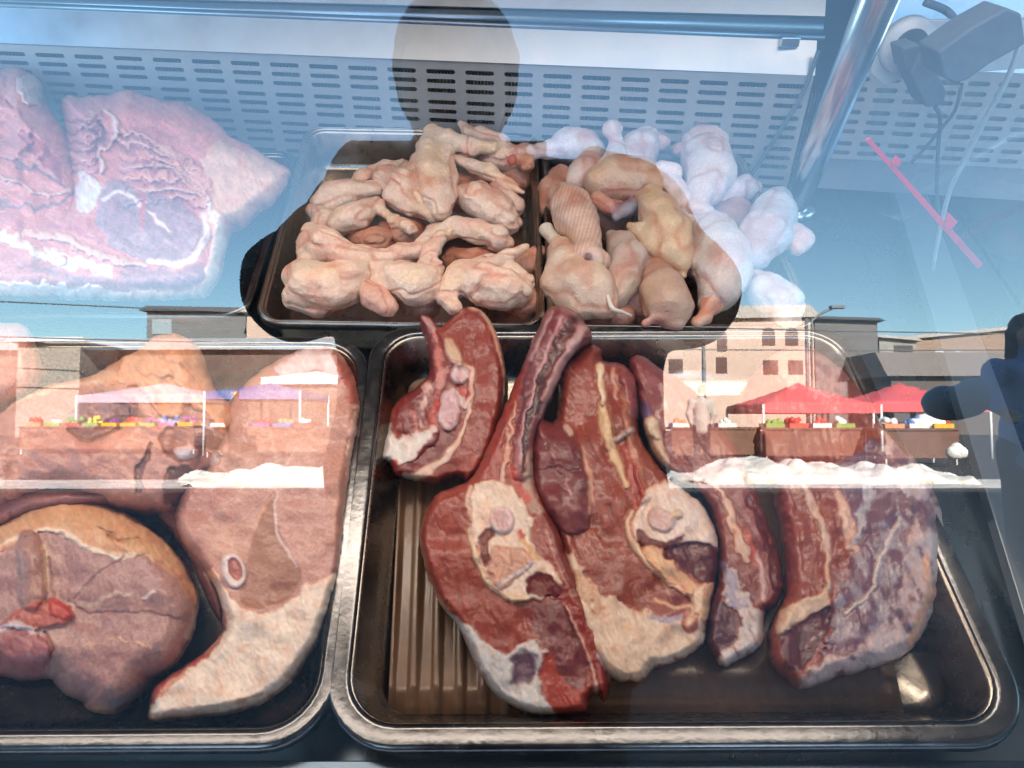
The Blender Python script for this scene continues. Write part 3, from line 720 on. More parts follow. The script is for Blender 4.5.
house('stone_house', 'grey flat-topped house with a white window at left', (148,246,312,314), 62, 10, mat('grey_house', (.20,.20,.20), .85, noise=.12, nscale=1.5, stretch=(.4,1,5)), mat('house_eave', (.12,.12,.13), .7), [(153,320,172,335)], mat('pale_pane', (.35,.42,.45), .3), frm=mat('white_frames',(.8,.8,.8),.5), roof_h=.5)
house('plaster_house', 'pale pink building with small window left of the photographer', (247,420,314,316), 60, 10, pink, tin, [(288,322,307,336)], mat('blue_pane', (.2,.32,.38), .3), frm=mat('white_frames2',(.8,.8,.8),.5), roof_h=.6)
house('stone_shop', 'low rough stone shop with white eave at far left', (20,82,343,343), 40, 6, mat('rough_stone', (.38,.33,.28), .9, noise=.45, nscale=7, bump=.05, bscale=10), mat('white_eave', (.75,.75,.75), .6), roof_h=.3)
house('market_hall', 'dark low market building behind the left stalls', (-200,640,352,350), 44, 6, mat('hall_wall', (.16,.11,.09), .85, noise=.3, nscale=.8), mat('hall_roof', (.32,.34,.36), .6, noise=.2, nscale=1), roof_h=.8)
# distant hill
st(mesh('hills', [(-300,-260,-5),(300,-260,-5),(300,-262,16),(180,-262,20),(60,-262,15),(-60,-262,14),(-180,-262,17),(-300,-262,13),(-300,-300,-5),(300,-300,-5)], [[0,1,2,3,4,5,6,7],[7,6,5,4,3,2,9,8]], mat('dry_hills', (.2,.19,.14), .9, noise=.2, nscale=.02), None, False))
# canopies
def canopy(label, xl, xr, yedge, D, dep, m, peak=.75, name='market_canopy', group='market canopies over the stalls'):
    a = wy(xl, yedge, D); b_ = wy(xr, yedge, D); x0, x1, z = a[0], b_[0], a[2]; y0, y1 = -D, -D-dep; cx = (x0+x1)/2
    t = thing(name, label, 'canopy', (cx, -D-dep/2, 0), group)
    n = 12; V = []; Fc = []
    for i in range(n+1):
        for j in range(n+1):
            s_, q = i/n*2-1, j/n*2-1; r_ = max(abs(s_), abs(q)); hgt = peak*((1-r_)*.75+.25*(1-r_)**2)
            V.append((x0+(x1-x0)*i/n, y0+(y1-y0)*j/n, z+hgt))
    for i in range(n):
        for j in range(n): k = i*(n+1)+j; Fc.append([k, k+1, k+n+2, k+n+1])
    c = mesh('cloth', V, Fc, m, t, True); sm = c.modifiers.new('s','SOLIDIFY'); sm.thickness = .01
    mb = MB()
    for (A, B) in (((x0,y0),(x1,y0)),((x1,y0),(x1,y1)),((x1,y1),(x0,y1)),((x0,y1),(x0,y0))):
        mb.slab([(A[0],A[1],z),(B[0],B[1],z),(B[0],B[1],z-.22),(A[0],A[1],z-.22)], (0.012,.012,0))
    mb.build('valance', m, t)
    for (px_, py_) in ((x0,y0),(x1,y0),(x1,y1),(x0,y1)):
        mb = MB(); mb.tube([(px_, py_, 0), (px_, py_, z)], .035, 8); mb.build('pole', M['whitep'], t, smooth=True)
    return t
M['whitep'] = mat('white_paint_metal', (.7,.7,.7), .4)
red = mat('pink_red_cloth', (.75,.12,.13), .7, noise=.06, nscale=3); M['red'] = red
canopy('pink-red peaked market canopy, the left one of the pair', 762, 880, 405, 17, 3.0, red, .62)
canopy('pink-red peaked market canopy, right one near the woman', 872, 990, 404, 17.5, 3.0, red, .62)
canopy('blue market canopy on white poles left of the photographer', 205, 300, 392, 19, 3, mat('blue_cloth', (.12,.17,.42), .7), .3)
canopy('pale lilac market canopy at the left edge of the market', 78, 205, 396, 21, 3, mat('lilac_cloth', (.52,.44,.52), .7), .45)
canopy('white market canopy with a flat top beside the blue one', 262, 345, 378, 22, 3, mat('white_cloth', (.75,.75,.72), .7), .3)
# stalls with goods
cols = [(.8,.75,.7),(.75,.08,.05),(.8,.45,.03),(.75,.65,.05),(.2,.4,.08),(.8,.8,.8),(.25,.08,.3),(.1,.2,.5),(.75,.3,.15),(.5,.05,.05)]
gm = [mat('goods_%d' % i, c, .6) for i, c in enumerate(cols)]
cl_b = mat('brown_table_cloth', (.20,.10,.07), .8, noise=.2, nscale=3)
rs = np.random.default_rng(3)
cn = ['cream','red','orange','yellow','green','white','purple','blue','peach','crimson']
def stall(xa, xb, D, label, m, zt=.8):
    p = wy(xa, 430, D)[0]; q = wy(xb, 430, D)[0]
    t = thing('market_table', label, 'table', ((p+q)/2, -D-.5, 0), 'market tables with produce')
    mb = MB(); mb.box((p, -D-1.0, zt-.05), (q, -D, zt)); mb.build('tabletop', m, t)
    mb = MB(); mb.box((p+.02, -D-.06, .15), (q-.02, -D-.03, zt-.05)); mb.build('skirt', m, t)
    for xx in (p+.05, q-.05):
        for yy in (-D-.08, -D-.95):
            mb = MB(); mb.tube([(xx,yy,0),(xx,yy,zt-.05)], .02, 6); mb.build('leg', M['whitep'], t)
    n = int((q-p)/.55)
    side = 'left' if xa < 400 else 'right'
    for i in range(n):
        k = int(rs.integers(0, 10)); cx = p+.3+i*.55; w_ = .22; h_ = .12+.16*rs.random()
        c = thing('produce_crate', '%s heaped crate, number %d from the left on the %s' % (cn[k], i+1, label.split(' with')[0]), 'crate', (cx, -D-.4, zt), 'crates of goods on the market tables')
        mb = MB(); mb.box((cx-w_, -D-.65, zt), (cx+w_, -D-.15, zt+.1)); mb.build('crate_box', gm[int(rs.integers(0,10))], c)
        o_ = MB()
        for _ in range(9):
            a_ = cx+(rs.random()-.5)*.3; b_ = -D-.4+(rs.random()-.5)*.3; z_ = zt+.08+rs.random()*h_*.6; r_ = .05+.04*rs.random()
            o_.tube([(a_,b_,z_-r_*.8),(a_,b_,z_-r_*.4),(a_,b_,z_+r_*.5),(a_,b_,z_+r_)], [r_*.5,r_,r_*.8,r_*.3], 8)
        o_.build('goods', gm[k], c, smooth=True)
stall(670, 760, 16.5, 'long brown-clothed table with bright goods in front of the pink building', cl_b)
stall(764, 880, 16.0, 'brown-clothed table under left pink canopy with goods', cl_b)
stall(884, 960, 15.0, 'dark brown table beside the woman with pale sacks', cl_b)
stall(205, 330, 18.0, 'table under blue canopy with stacked goods', cl_b)
stall(20, 195, 20.0, 'long table at the left end with mixed goods', cl_b)
# white sacks and heaps of the pale sheeting
wm = mat('white_sheeting', (.8,.79,.76), .6, noise=.08, nscale=4, bump=.03, bscale=5)
def heap(name, label, x, y, z, sx, sy, sz, m, cat, group=None, seed=0):
    prims = [('e', np.array([x + (i-1)*sx*.5, y, z + sz*(.5 if i == 1 else .35)]), (sx*.6, sy*.6, sz*(.55 if i == 1 else .4)), (235,232,225)) for i in range(3)]
    o = body(name, prims, max(sx, sz)/16, .03, m, None, namp=.04*sz, nfreq=3/ max(sx,.1), seed=seed); tag(o, label, cat, group); return o
M['sack'] = mat('sack', attr=True, rough=.7)
p_ = wy(930, 440, 14.8); heap('sack', 'white bulging sack on the dark brown table beside the woman', wy(938,430,15)[0], -15.4, .78, .42, .3, .34, M['sack'], 'sack')
heap('sack', 'second white sack standing lower at the end of the dark table', wy(962,440,14)[0], -14.2, .2, .2, .2, .3, M['sack'], 'sack', seed=3)
def bank(label, x0, x1, D, hts, seed):
    A = wy(x0, 470, D)[0]; B = wy(x1, 470, D)[0]; n = len(hts); prims = []
    for i, hh in enumerate(hts): prims.append(('e', np.array([A+(B-A)*i/(n-1), -D, .02]), ((B-A)/(n-1)*.9, .8, hh), (235,230,220)))
    tag(body('plastic_sheeting', prims, .06, .03, wm2, None, namp=.16, nfreq=3.2, seed=seed), label, 'sheeting')
wm2 = mat('crumpled_white_sheet', attr=True, rough=.5, noise=.1, nscale=5, bump=.05, bscale=4)
bank('crumpled bright white sheeting heaped in front of the right-hand tables', 690, 935, 11.2, [.06,.16,.30,.36,.28,.30,.22,.26,.18,.2,.1], 4)
bank('low bright white sheeting on the ground left of the photographer', 225, 400, 10.8, [.1,.2,.22,.26,.24], 5)
# street lamp, cables
lm = thing('street_lamp', 'street lamp rising above the roof of the pink building', 'street lamp', (wy(815,330,40)[0], -40, 0))
a = wy(815, 318, 40); b_ = wy(833, 308, 40); lg = mat('lamp_grey', (.15,.16,.17), .5, .3)
mb = MB(); mb.tube(spline([(a[0]-.3,-40,0),(a[0]-.3,-40,a[2]-1),(a[0],-40,a[2]),tuple(b_)], 20), .07, 8); mb.build('pole', lg, lm, smooth=True)
mb = MB(); mb.box(b_-np.array([.25,.2,.08]), b_+np.array([.55,.2,.1])); mb.build('lamp_head', lg, lm, bev=.03)
def wire(x0, y0, x1, y1, D, label, r=.035):
    A = wy(x0, y0, D); B = wy(x1, y1, D); mb = MB(); pts = [A+(B-A)*t + np.array([0,0,-1.2*t*(1-t)]) for t in np.linspace(0,1,14)]; mb.tube(pts, r, 6)
    tag(mb.build('power_cable', lg, None, smooth=True), label, 'cable', 'overhead cables across the street')
wire(-40, 300, 1080, 335, 35, 'upper overhead cable crossing the market square')
wire(-40, 336, 1080, 350, 36, 'lower overhead cable crossing the market square')
for x_, lb in ((660, 'dark utility pole at the left end of the pink building'), (702, 'utility pole in the middle of the pink facade'), (805, 'utility pole where pink and grey buildings meet')):
    A = wy(x_, 322, 50); mb = MB(); mb.tube([(A[0],-50,0),(A[0],-50,A[2]+.2)], [.16,.12], 8); tag(mb.build('utility_pole', lg, None, smooth=True), lb, 'pole')

# ------------------------------------------------------------------ people
HAIR = (35,28,26); SK = (170,120,98)
M['cloth'] = mat('clothing', attr=True, rough=.8, noise=.1, nscale=30, bump=.002, bscale=60)
M['flesh'] = mat('human_skin', attr=True, rough=.5, sss=.1)
M['hair'] = mat('hair', attr=True, rough=.55, bump=.002, bscale=90)
def person(label, headc, toward, shl, shr, ell_, elr, hl, hr, cols_, scale=1.0, feet=None, h=.008, bulk=0.02, group=None):
    """standing figure built from joints; toward = facing direction (unit xy)"""
    headc = np.array(headc); s = scale; f = np.array([toward[0], toward[1], 0.]); side = np.array([f[1], -f[0], 0.])
    shl, shr, ell_, elr, hl, hr = [np.array(q, float) for q in (shl, shr, ell_, elr, hl, hr)]
    cs = (shl+shr)/2; z0 = 0.0; pel = np.array([cs[0], cs[1], 0]) - f*.02; pel[2] = (cs[2])*.62
    skin, top, bot = cols_
    t = thing('person', label, 'person', (pel[0], pel[1], z0), group)
    nk = headc - np.array([0,0,.10*s]) - f*.015
    B = [('e', headc, (.074*s,.088*s,.105*s), skin), (headc+f*.03-[0,0,.05*s], headc+f*.055*s-[0,0,.085*s], .05*s, .032*s, skin), (nk, cs+[0,0,.02], .052*s, .062*s, skin),
         (shl, shr, .06*s, .06*s, skin), (cs-[0,0,.08], pel+[0,0,.12], .12*s, .115*s, skin), (pel-side*.08*s, pel+side*.08*s, .11*s, .11*s, skin),
         (headc+f*.082*s-[0,0,.0], headc+f*.10*s-[0,0,.025*s], .010*s, .015*s, skin)]
    for sh, el_, ha in ((shl, ell_, hl), (shr, elr, hr)):
        B += [(sh, el_, .050*s, .040*s, skin), (el_, ha, .038*s, .026*s, skin)]
        d = (ha-el_); d /= np.linalg.norm(d); palm = ha+d*.05*s
        B += [(ha, palm, .028*s, .030*s, skin)]
        o1 = np.cross(d, f); o1 = o1/np.linalg.norm(o1) if np.linalg.norm(o1) > .1 else np.cross(d, side)
        for k_, L_ in enumerate((.062,.072,.068,.052)):
            b0 = palm + o1*(k_-1.5)*.019*s; m_ = b0 + d*L_*.55*s; e_ = m_ + (d*.5+f*.7)*L_*.5*s
            B += [(b0, m_, .0095*s, .009*s, skin), (m_, e_, .009*s, .0075*s, skin)]
        B += [(ha+d*.01, palm - o1*.045*s + f*.02*s, .012*s, .009*s, skin)]
    ft = []
    for sg in (-1, 1):
        hip = pel + side*sg*.09*s - [0,0,.03]; kn = hip*1.0; kn[2] = pel[2]*.52; kn = kn + f*.02; an = np.array([hip[0], hip[1], .09]) + side*sg*.02
        B += [(hip, kn, .085*s, .058*s, skin), (kn, an, .056*s, .036*s, skin), (an-[0,0,.03], an+f*.16*s-[0,0,.05], .035*s, .028*s, skin)]; ft.append((hip, kn, an))
    body('body', B, h, .010, M['flesh'], t, seed=2, cvar=.03)
    o = .014
    J = [(shl, shr, .075*s, .075*s, top), (cs-[0,0,.08]-side*bulk, pel+[0,0,.10]-side*bulk, .135*s, .145*s, top), (cs-[0,0,.08]+side*bulk, pel+[0,0,.10]+side*bulk, .135*s, .145*s, top), (cs-[0,0,.06], pel+[0,0,.10], .14*s, .145*s, top), (pel+[0,0,.12]-side*bulk, pel-[0,0,.05]-side*bulk, .145*s, .14*s, top), (pel+[0,0,.12]+side*bulk, pel-[0,0,.05]+side*bulk, .145*s, .14*s, top), (pel+[0,0,.1], pel-[0,0,.02], .142*s, .14*s, top), (nk+[0,0,-.02], cs, .066*s, .085*s, top)]
    for sh, el_, ha in ((shl, ell_, hl), (shr, elr, hr)):
        J += [(sh, el_, .072*s, .062*s, top), (el_, el_+(ha-el_)*.86, .060*s, .044*s, top)]
    body('jacket', J, h, .014, M['cloth'], t, namp=.010, nfreq=9, seed=5, cvar=.06)
    Tr = [(pel+[0,0,.0]-side*.07*s, pel+side*.07*s, .125*s, .125*s, bot)]
    for hip, kn, an in ft: Tr += [(hip, kn, .105*s, .078*s, bot), (kn, an, .076*s, .06*s, bot)]
    body('trousers', Tr, h, .012, M['cloth'], t, namp=.008, nfreq=9, seed=6, cvar=.06)
    for hip, kn, an in ft:
        body('shoe', [(an-[0,0,.04]-f*.03, an+f*.17*s-[0,0,.055], .045*s, .035*s, (25,25,28))], h, .01, M['cloth'], t, seed=7)
    return t, headc, f, side
def hairdo(t, hc, f, s=1.0, long_=False, col=HAIR, h=.006):
    B = [('e', hc - f*.018 + [0,0,.028*s], (.088*s,.095*s,.098*s), col), ('e', hc - f*.05, (.078*s,.06*s,.09*s), col)]
    if long_:
        sd_ = np.array([f[1], -f[0], 0.])
        B += [(hc-f*.05+[0,0,-.05], hc-f*.05+[0,0,-.26], .085*s, .06*s, col)]
        for q in (-1, 1): B += [(hc+sd_*q*.075*s, hc+sd_*q*.09*s-[0,0,.22], .035*s, .03*s, col)]
    fr = f.copy()
    def cutface(G):                                        # keep the face free
        d = (G - (hc + fr*.085*s - np.array([0,0,.045*s]))); return .078*s - np.linalg.norm(d, axis=-1)
    body('hair', B, h, .008, M['hair'], t, namp=.006, nfreq=30, seed=9, floor=cutface)
# photographer, facing the case, phone held out in front
hc = mir(455, 78, .98)
def mp(x, y, t): return mir(x, y, t)
t, hc_, f_, sd_ = person('photographer holding up a phone, dark silhouette mirrored in the front glass', hc, (0, 1), mp(372, 222, 1.0), mp(625, 222, 1.0), mp(298, 288, .90), mp(682, 292, .90), mp(340, 228, .735), mp(625, 235, .76),
                   ((150,105,88), (34,32,36), (30,32,40)), group=None, bulk=.085)
hairdo(t, hc_, f_, 1.0)
ph = thing('smartphone', 'dark smartphone held sideways by the photographer', 'phone', CAM - Fv*.012)
def phq(x0, y0, x1, y1, d0, d1, nm, m, bev=.001):
    mb = MB(); B_ = [CAM - Fv*d0 + x_*Xv + y_*Uv for x_, y_ in ((x0,y0),(x1,y0),(x1,y1),(x0,y1))]; mb.slab(B_, -Fv*(d1-d0)); return mb.build(nm, m, ph, bev=bev)
dkp = mat('phone_black', (.012,.012,.014), .3)
phq(-.125, -.060, .028, .016, .006, .013, 'phone_body', dkp, .002)
phq(-.123, -.058, .026, .014, .0131, .0138, 'screen', mat('phone_screen', (.02,.02,.025), .1, emis=((.4,.45,.5), .15)), 0)
phq(-.022, -.014, .012, .012, .0045, .0059, 'camera_bump', dkp, .001)
# woman in a blue jacket by the market, at the right
hw_ = mir(1026, 333, 4.6)
def mw(x, y, t=4.6): return mir(x+18, y, t)
tw, h2, f2, s2 = person('woman in a blue denim jacket and dark trousers standing at the right', hw_, (-.35, .937), mw(978, 372), mw(1046, 372), mw(966, 398, 4.5), mw(1064, 400), mw(986, 412, 4.35), mw(1030, 410, 4.35),
                        ((185,138,118), (120,150,200), (40,42,54)), h=.012)
hairdo(tw, h2, f2, 1.05, True, (28,22,24), .01)
bagm = mat('grey_blue_fabric', (.60,.68,.74), .8, noise=.15, nscale=8)
tag(body('shopping_bag', [('e', mir(950, 404, 4.3), (.17,.06,.11), (150,172,190)), ('e', mir(972, 396, 4.3), (.10,.06,.12), (150,172,190))], .012, .02, M['cloth'], None, namp=.02, nfreq=7, seed=4), 'grey-blue cloth bag hanging from the hand of the woman', 'bag')
# vendor in black behind the stalls
hv = wy(912, 414, 18.0); 
def vv(dx, dz): return hv + np.array([dx, 0, dz])
person('vendor in black with a cap sitting under the right pink canopy', hv, (0, 1), vv(-.2,-.26), vv(.2,-.26), vv(-.28,-.5), vv(.28,-.5), vv(-.15,-.62)+[0,.25,0], vv(.15,-.62)+[0,.25,0], ((120,85,70), (20,20,24), (22,22,26)), h=.022)
hv = wy(890, 416, 18.6)
person('vendor in dark clothes standing left of the seated vendor', hv, (0, 1), vv(-.2,-.26), vv(.2,-.26), vv(-.28,-.5), vv(.28,-.5), vv(-.15,-.62)+[0,.25,0], vv(.15,-.62)+[0,.25,0], ((120,85,70), (30,22,20), (22,22,26)), h=.022)

for x_, D_, tp_, lb in ((236, 16.6, (70,64,60), 'shopper in dark clothes in front of the blue canopy'),
                        (700, 14.6, (190,180,170), 'shopper in a pale top by the right-hand tables')):
    hv = wy(x_, 400, D_); hv[2] = 1.62
    person(lb, hv, (.2, -.98), vv(.2,-.26), vv(-.2,-.26), vv(.27,-.52), vv(-.27,-.52), vv(.22,-.74), vv(-.22,-.74), ((130,95,80), tp_, (36,38,46)), h=.024, group='shoppers and vendors at the market')
# ------------------------------------------------------------------ beef chops in the front tray
FATC = (230, 208, 190); WFAT = (228, 218, 210); RED = (152, 40, 32); DK = (96, 34, 32); BN = (214, 182, 172)
def L(pts, r, c=FATC, **o): o['r'] = r; return ('line', pts, c, o)
def Pg(pts, c=FATC, **o): return ('poly', pts, c, o)
GB = 'beef chops in the front steel tray'
# E big right piece
cut('beef_chop', 'largest beef piece at the right end of the tray with silvery marbled membrane', 'meat',
    [(735,405),(748,380),(775,352),(805,345),(832,358),(862,385),(885,418),(905,445),(928,475),(941,510),(944,555),(937,600),(925,632),(900,658),(850,674),(800,690),(786,680),(770,663),(768,640),(772,618),(783,596),(783,560),(778,520),(768,480),(752,440),(738,420)],
    (690,-.047,350,-.040), .050, R=18, col=(152,68,52), e0=.25, fiber=(78,4,34), marb=.12, fleck=.5, lump=.006, seed=11, km=.80, vein=.35, group=GB, paint=[
    L([(742,410),(748,440),(760,470),(775,505)], 3, (205,160,140), dz=.001, cls=FAT),
    Pg([(770,350),(800,346),(825,356),(850,378),(838,400),(812,395),(790,385),(772,372)], (196,130,118), w=6, mot=.15, dz=.002),
    L([(802,480),(812,505),(824,530),(827,560),(829,590)], [3,5,4,3,2], (212,178,158), dz=.0018, cls=FAT, w=3),
    Pg([(829,470),(842,492),(850,520),(857,548),(848,570),(838,590),(832,615),(830,640),(815,664),(800,689),(850,678),(908,660),(936,610),(948,555),(944,505),(925,470),(900,440),(870,440)], (124,84,98), w=5, dz=.003, soft=2.5, R=10),
    Pg([(880,430),(905,446),(930,480),(946,520),(946,570),(935,620),(905,660),(850,678),(800,690),(812,668),(850,650),(880,632),(895,600),(905,560),(908,515),(898,480)], (214,186,178), w=8, mot=.35, ms=22, cls=FAT, dz=.0022, soft=5, R=12, a=.85),
    Pg([(838,560),(855,545),(880,530),(905,520),(905,580),(890,625),(860,650),(820,665),(834,625)], (205,190,192), w=10, mot=-.02, ms=17, dz=.0012, soft=6, a=.55),
    L([(838,495),(846,515),(851,540),(856,552)], [4,7,6,3], (222,180,160), w=3, cls=FAT, dz=.002),
    L([(870,492),(862,518),(856,545)], [5,5,2], (200,190,192), w=4, a=.8, dz=.001),
    L([(899,520),(890,540),(882,556),(876,575),(872,590),(860,602),(846,612)], [2,2.4,2,2,1.5,1.5,2], (225,200,185), w=2, dz=.0016),
    L([(925,560),(930,590),(918,625),(908,645)], [4,5,5,3], (222,170,140), w=3, cls=FAT),
    Pg([(776,620),(790,606),(808,598),(822,590),(829,572),(832,590),(829,606),(812,616),(796,624),(780,636)], (220,186,158), w=3, cls=FAT, dz=.002),
    Pg([(780,636),(798,624),(828,606),(833,616),(824,640),(808,662),(796,672),(784,664)], (92,34,42), w=2, dz=-.001),
    L([(820,634),(812,640),(808,652)], 1.6, (190,150,150), w=3, mot=.1)])
# D slim pieces between
cut('beef_chop', 'slim beef strip in the middle of the tray with a bluish white tip', 'meat',
    [(628,362),(642,355),(660,368),(678,378),(700,395),(722,425),(742,455),(757,490),(770,525),(780,555),(784,588),(777,606),(766,613),(765,640),(758,650),(738,661),(723,667),(712,654),(705,638),(708,612),(716,585),(718,555),(712,515),(695,490),(670,476),(650,452),(640,425),(636,395)],
    (665,-.047,355,-.030), .036, R=10, col=(136,56,46), e0=.3, fiber=(62,4,40), marb=.12, fleck=.4, lump=.005, seed=12, km=.80, vein=.3, group=GB, paint=[
    Pg([(628,362),(650,356),(676,378),(676,405),(664,436),(646,435),(636,395)], (142,66,66), w=4, dz=.004),
    L([(632,395),(640,410),(646,428),(648,442)], [5,7,5,3], (96,78,118), w=4, a=.8),
    L([(650,424),(655,440),(660,462)], [7,9,8], (214,188,160), cls=FAT, w=3, dz=.004),
    L([(660,385),(664,400),(657,418)], 2.2, (200,150,140), w=3),
    L([(718,485),(728,508),(735,530),(742,550),(750,560)], [3,5,4,7,4], (216,176,152), w=3, cls=FAT, dz=.002),
    L([(757,555),(762,575),(766,600)], [2,3.4,2.4], (196,160,158), w=3, cls=FAT),
    L([(745,530),(752,548),(755,565)], 3, (186,88,70), w=3),
    L([(750,500),(768,545),(776,590)], 3, (104,40,40), w=3, dz=-.002),
    Pg([(722,575),(735,570),(745,592),(760,605),(766,615),(764,645),(740,661),(722,668),(716,655),(735,640),(738,615),(728,598)], (206,194,190), w=6, cls=FAT, dz=.0025, mot=.45),
    Pg([(708,610),(722,600),(734,615),(735,638),(718,652),(706,640)], (92,48,60), w=4, soft=4),
    L([(724,560),(732,585),(742,605)], [3,5,5], (150,130,160), w=6, a=.6)])
# C
cut('beef_chop', 'middle beef chop with a raised round lobe on its left and rag of fat below', 'meat',
    [(559,372),(575,354),(592,343),(602,350),(604,360),(618,361),(634,372),(640,395),(640,430),(652,455),(668,475),(686,490),(706,508),(719,538),(718,575),(712,606),(706,640),(692,655),(664,667),(655,668),(645,680),(630,683),(614,680),(600,668),(588,650),(577,622),(569,590),(562,555),(552,528),(540,510),(530,488),(528,455),(531,425),(541,417),(555,420)],
    (684,-.047,345,-.024), .042, R=12, col=(148,60,42), e0=.25, fiber=(72,4.5,34), marb=.13, fleck=.6, lump=.005, seed=13, km=.80, vein=.4, group=GB, paint=[
    L([(560,368),(557,390),(556,412)], 2, (214,170,150), cls=FAT),
    L([(600,366),(601,385),(604,402)], [4,5,3], (228,200,168), cls=FAT, dz=.004, w=2),
    L([(602,405),(606,430),(612,450),(620,470),(627,486)], [5,6.5,5,4.5,3.5], (216,178,138), cls=FAT, dz=.003, w=2),
    L([(609,408),(614,430),(619,452)], 1.2, (170,110,80), dz=-.002, w=1),
    L([(613,368),(615,385),(617,398)], [1.5,2,1.2], (212,150,126), w=2, dz=.001),
    L([(623,380),(626,420),(634,455),(644,490),(646,500)], [3,4,4.5,5,4], (184,110,82), w=3, dz=.003),
    L([(636,470),(640,488),(644,500)], 3, (222,178,148), cls=FAT, dz=.002),
    L([(616,440),(625,433),(632,429)], [2.6,3,2.6], (206,176,160), w=1, dz=.003),
    Pg([(620,372),(634,372),(640,395),(636,420),(628,405)], (146,66,66), w=3, dz=.003),
    Pg([(530,428),(540,417),(562,423),(577,442),(587,468),(592,500),(590,525),(575,535),(556,528),(542,512),(530,488),(527,455)], (126,50,50), dz=.007, R=18, w=2.5, soft=1.2),
    L([(566,430),(570,434)], 3.4, (206,170,150), w=3),
    L([(581,448),(588,470),(592,498),(590,512)], [1.2,2.4,3,1.5], (206,160,134), w=2, cls=FAT),
    L([(534,470),(555,468),(580,472)], 1.0, (104,40,40), dz=-.001, w=3),
    L([(545,440),(556,470),(570,500)], 1.0, (104,40,40), dz=-.0008, w=4),
    L([(566,480),(570,490),(568,500)], [1,2,1], (176,112,124), w=3),
    L([(625,452),(634,478),(640,500),(638,515)], [4,6,7,4], (170,66,52), w=3, dz=.002),
    Pg([(563,545),(574,558),(585,575),(600,590),(620,604),(645,612),(665,618),(690,616),(708,618),(706,640),(690,657),(664,668),(655,668),(645,681),(628,684),(612,680),(598,668),(584,640),(572,600),(560,560)], (220,192,168), w=5, cls=FAT, dz=.003, R=12),
    L([(572,575),(585,592),(600,606)], [6,9,6], (192,138,98), w=6, a=.7, cls=FAT),
    Pg([(640,505),(646,490),(660,482),(678,486),(698,498),(712,515),(720,530),(719,548),(706,544),(690,540),(674,548),(656,548),(640,545),(632,532),(634,515)], (232,206,190), w=3, cls=FAT, dz=.003),
    Pg(ell(661,520,15,12,25), (210,178,172), w=1.5, cls=BONE, dz=.004, R=5),
    Pg(ell(661,521,10,8,25), (204,150,146), w=2, cls=BONE, mot=.1, a=.6),
    Pg(ell(677,514,7,6), (224,190,158), w=1.5, cls=BONE, dz=.003),
    Pg([(638,530),(652,538),(668,542),(684,534),(676,546),(658,550),(640,548)], (112,48,40), w=2, dz=-.001),
    L([(631,512),(628,524),(630,538),(640,552),(652,566),(672,584),(690,594)], [3,3.5,3,4,4,3,3], (224,190,160), w=2, cls=FAT, dz=.003),
    Pg([(645,548),(664,550),(682,572),(700,582),(717,580),(712,606),(708,622),(694,612),(684,590),(668,582),(652,568)], (220,172,132), w=3, cls=FAT, dz=.003),
    Pg([(662,548),(674,545),(690,540),(706,543),(719,551),(718,576),(704,582),(692,574),(676,562),(664,556)], (96,18,20), w=2.5, dz=-.0015, R=4),
    L([(694,490),(706,500),(714,516),(718,536)], [3,3,4,5], (220,186,166), w=3, cls=FAT, mot=.35),
    L([(655,598),(668,605),(682,607),(695,603)], [1,2,2.4,1.2], (224,184,142), w=2, cls=FAT),
    L([(650,618),(668,620),(684,616)], [2,3,1.5], (170,160,176), w=2),
    Pg([(682,620),(694,612),(700,628),(688,634)], (160,78,62), w=2),
    L([(700,590),(694,610),(690,625)], [6,5,3], (224,192,160), w=3, cls=FAT),
    Pg([(694,650),(706,640),(708,620),(712,640),(700,658)], (112,50,56), w=2)])
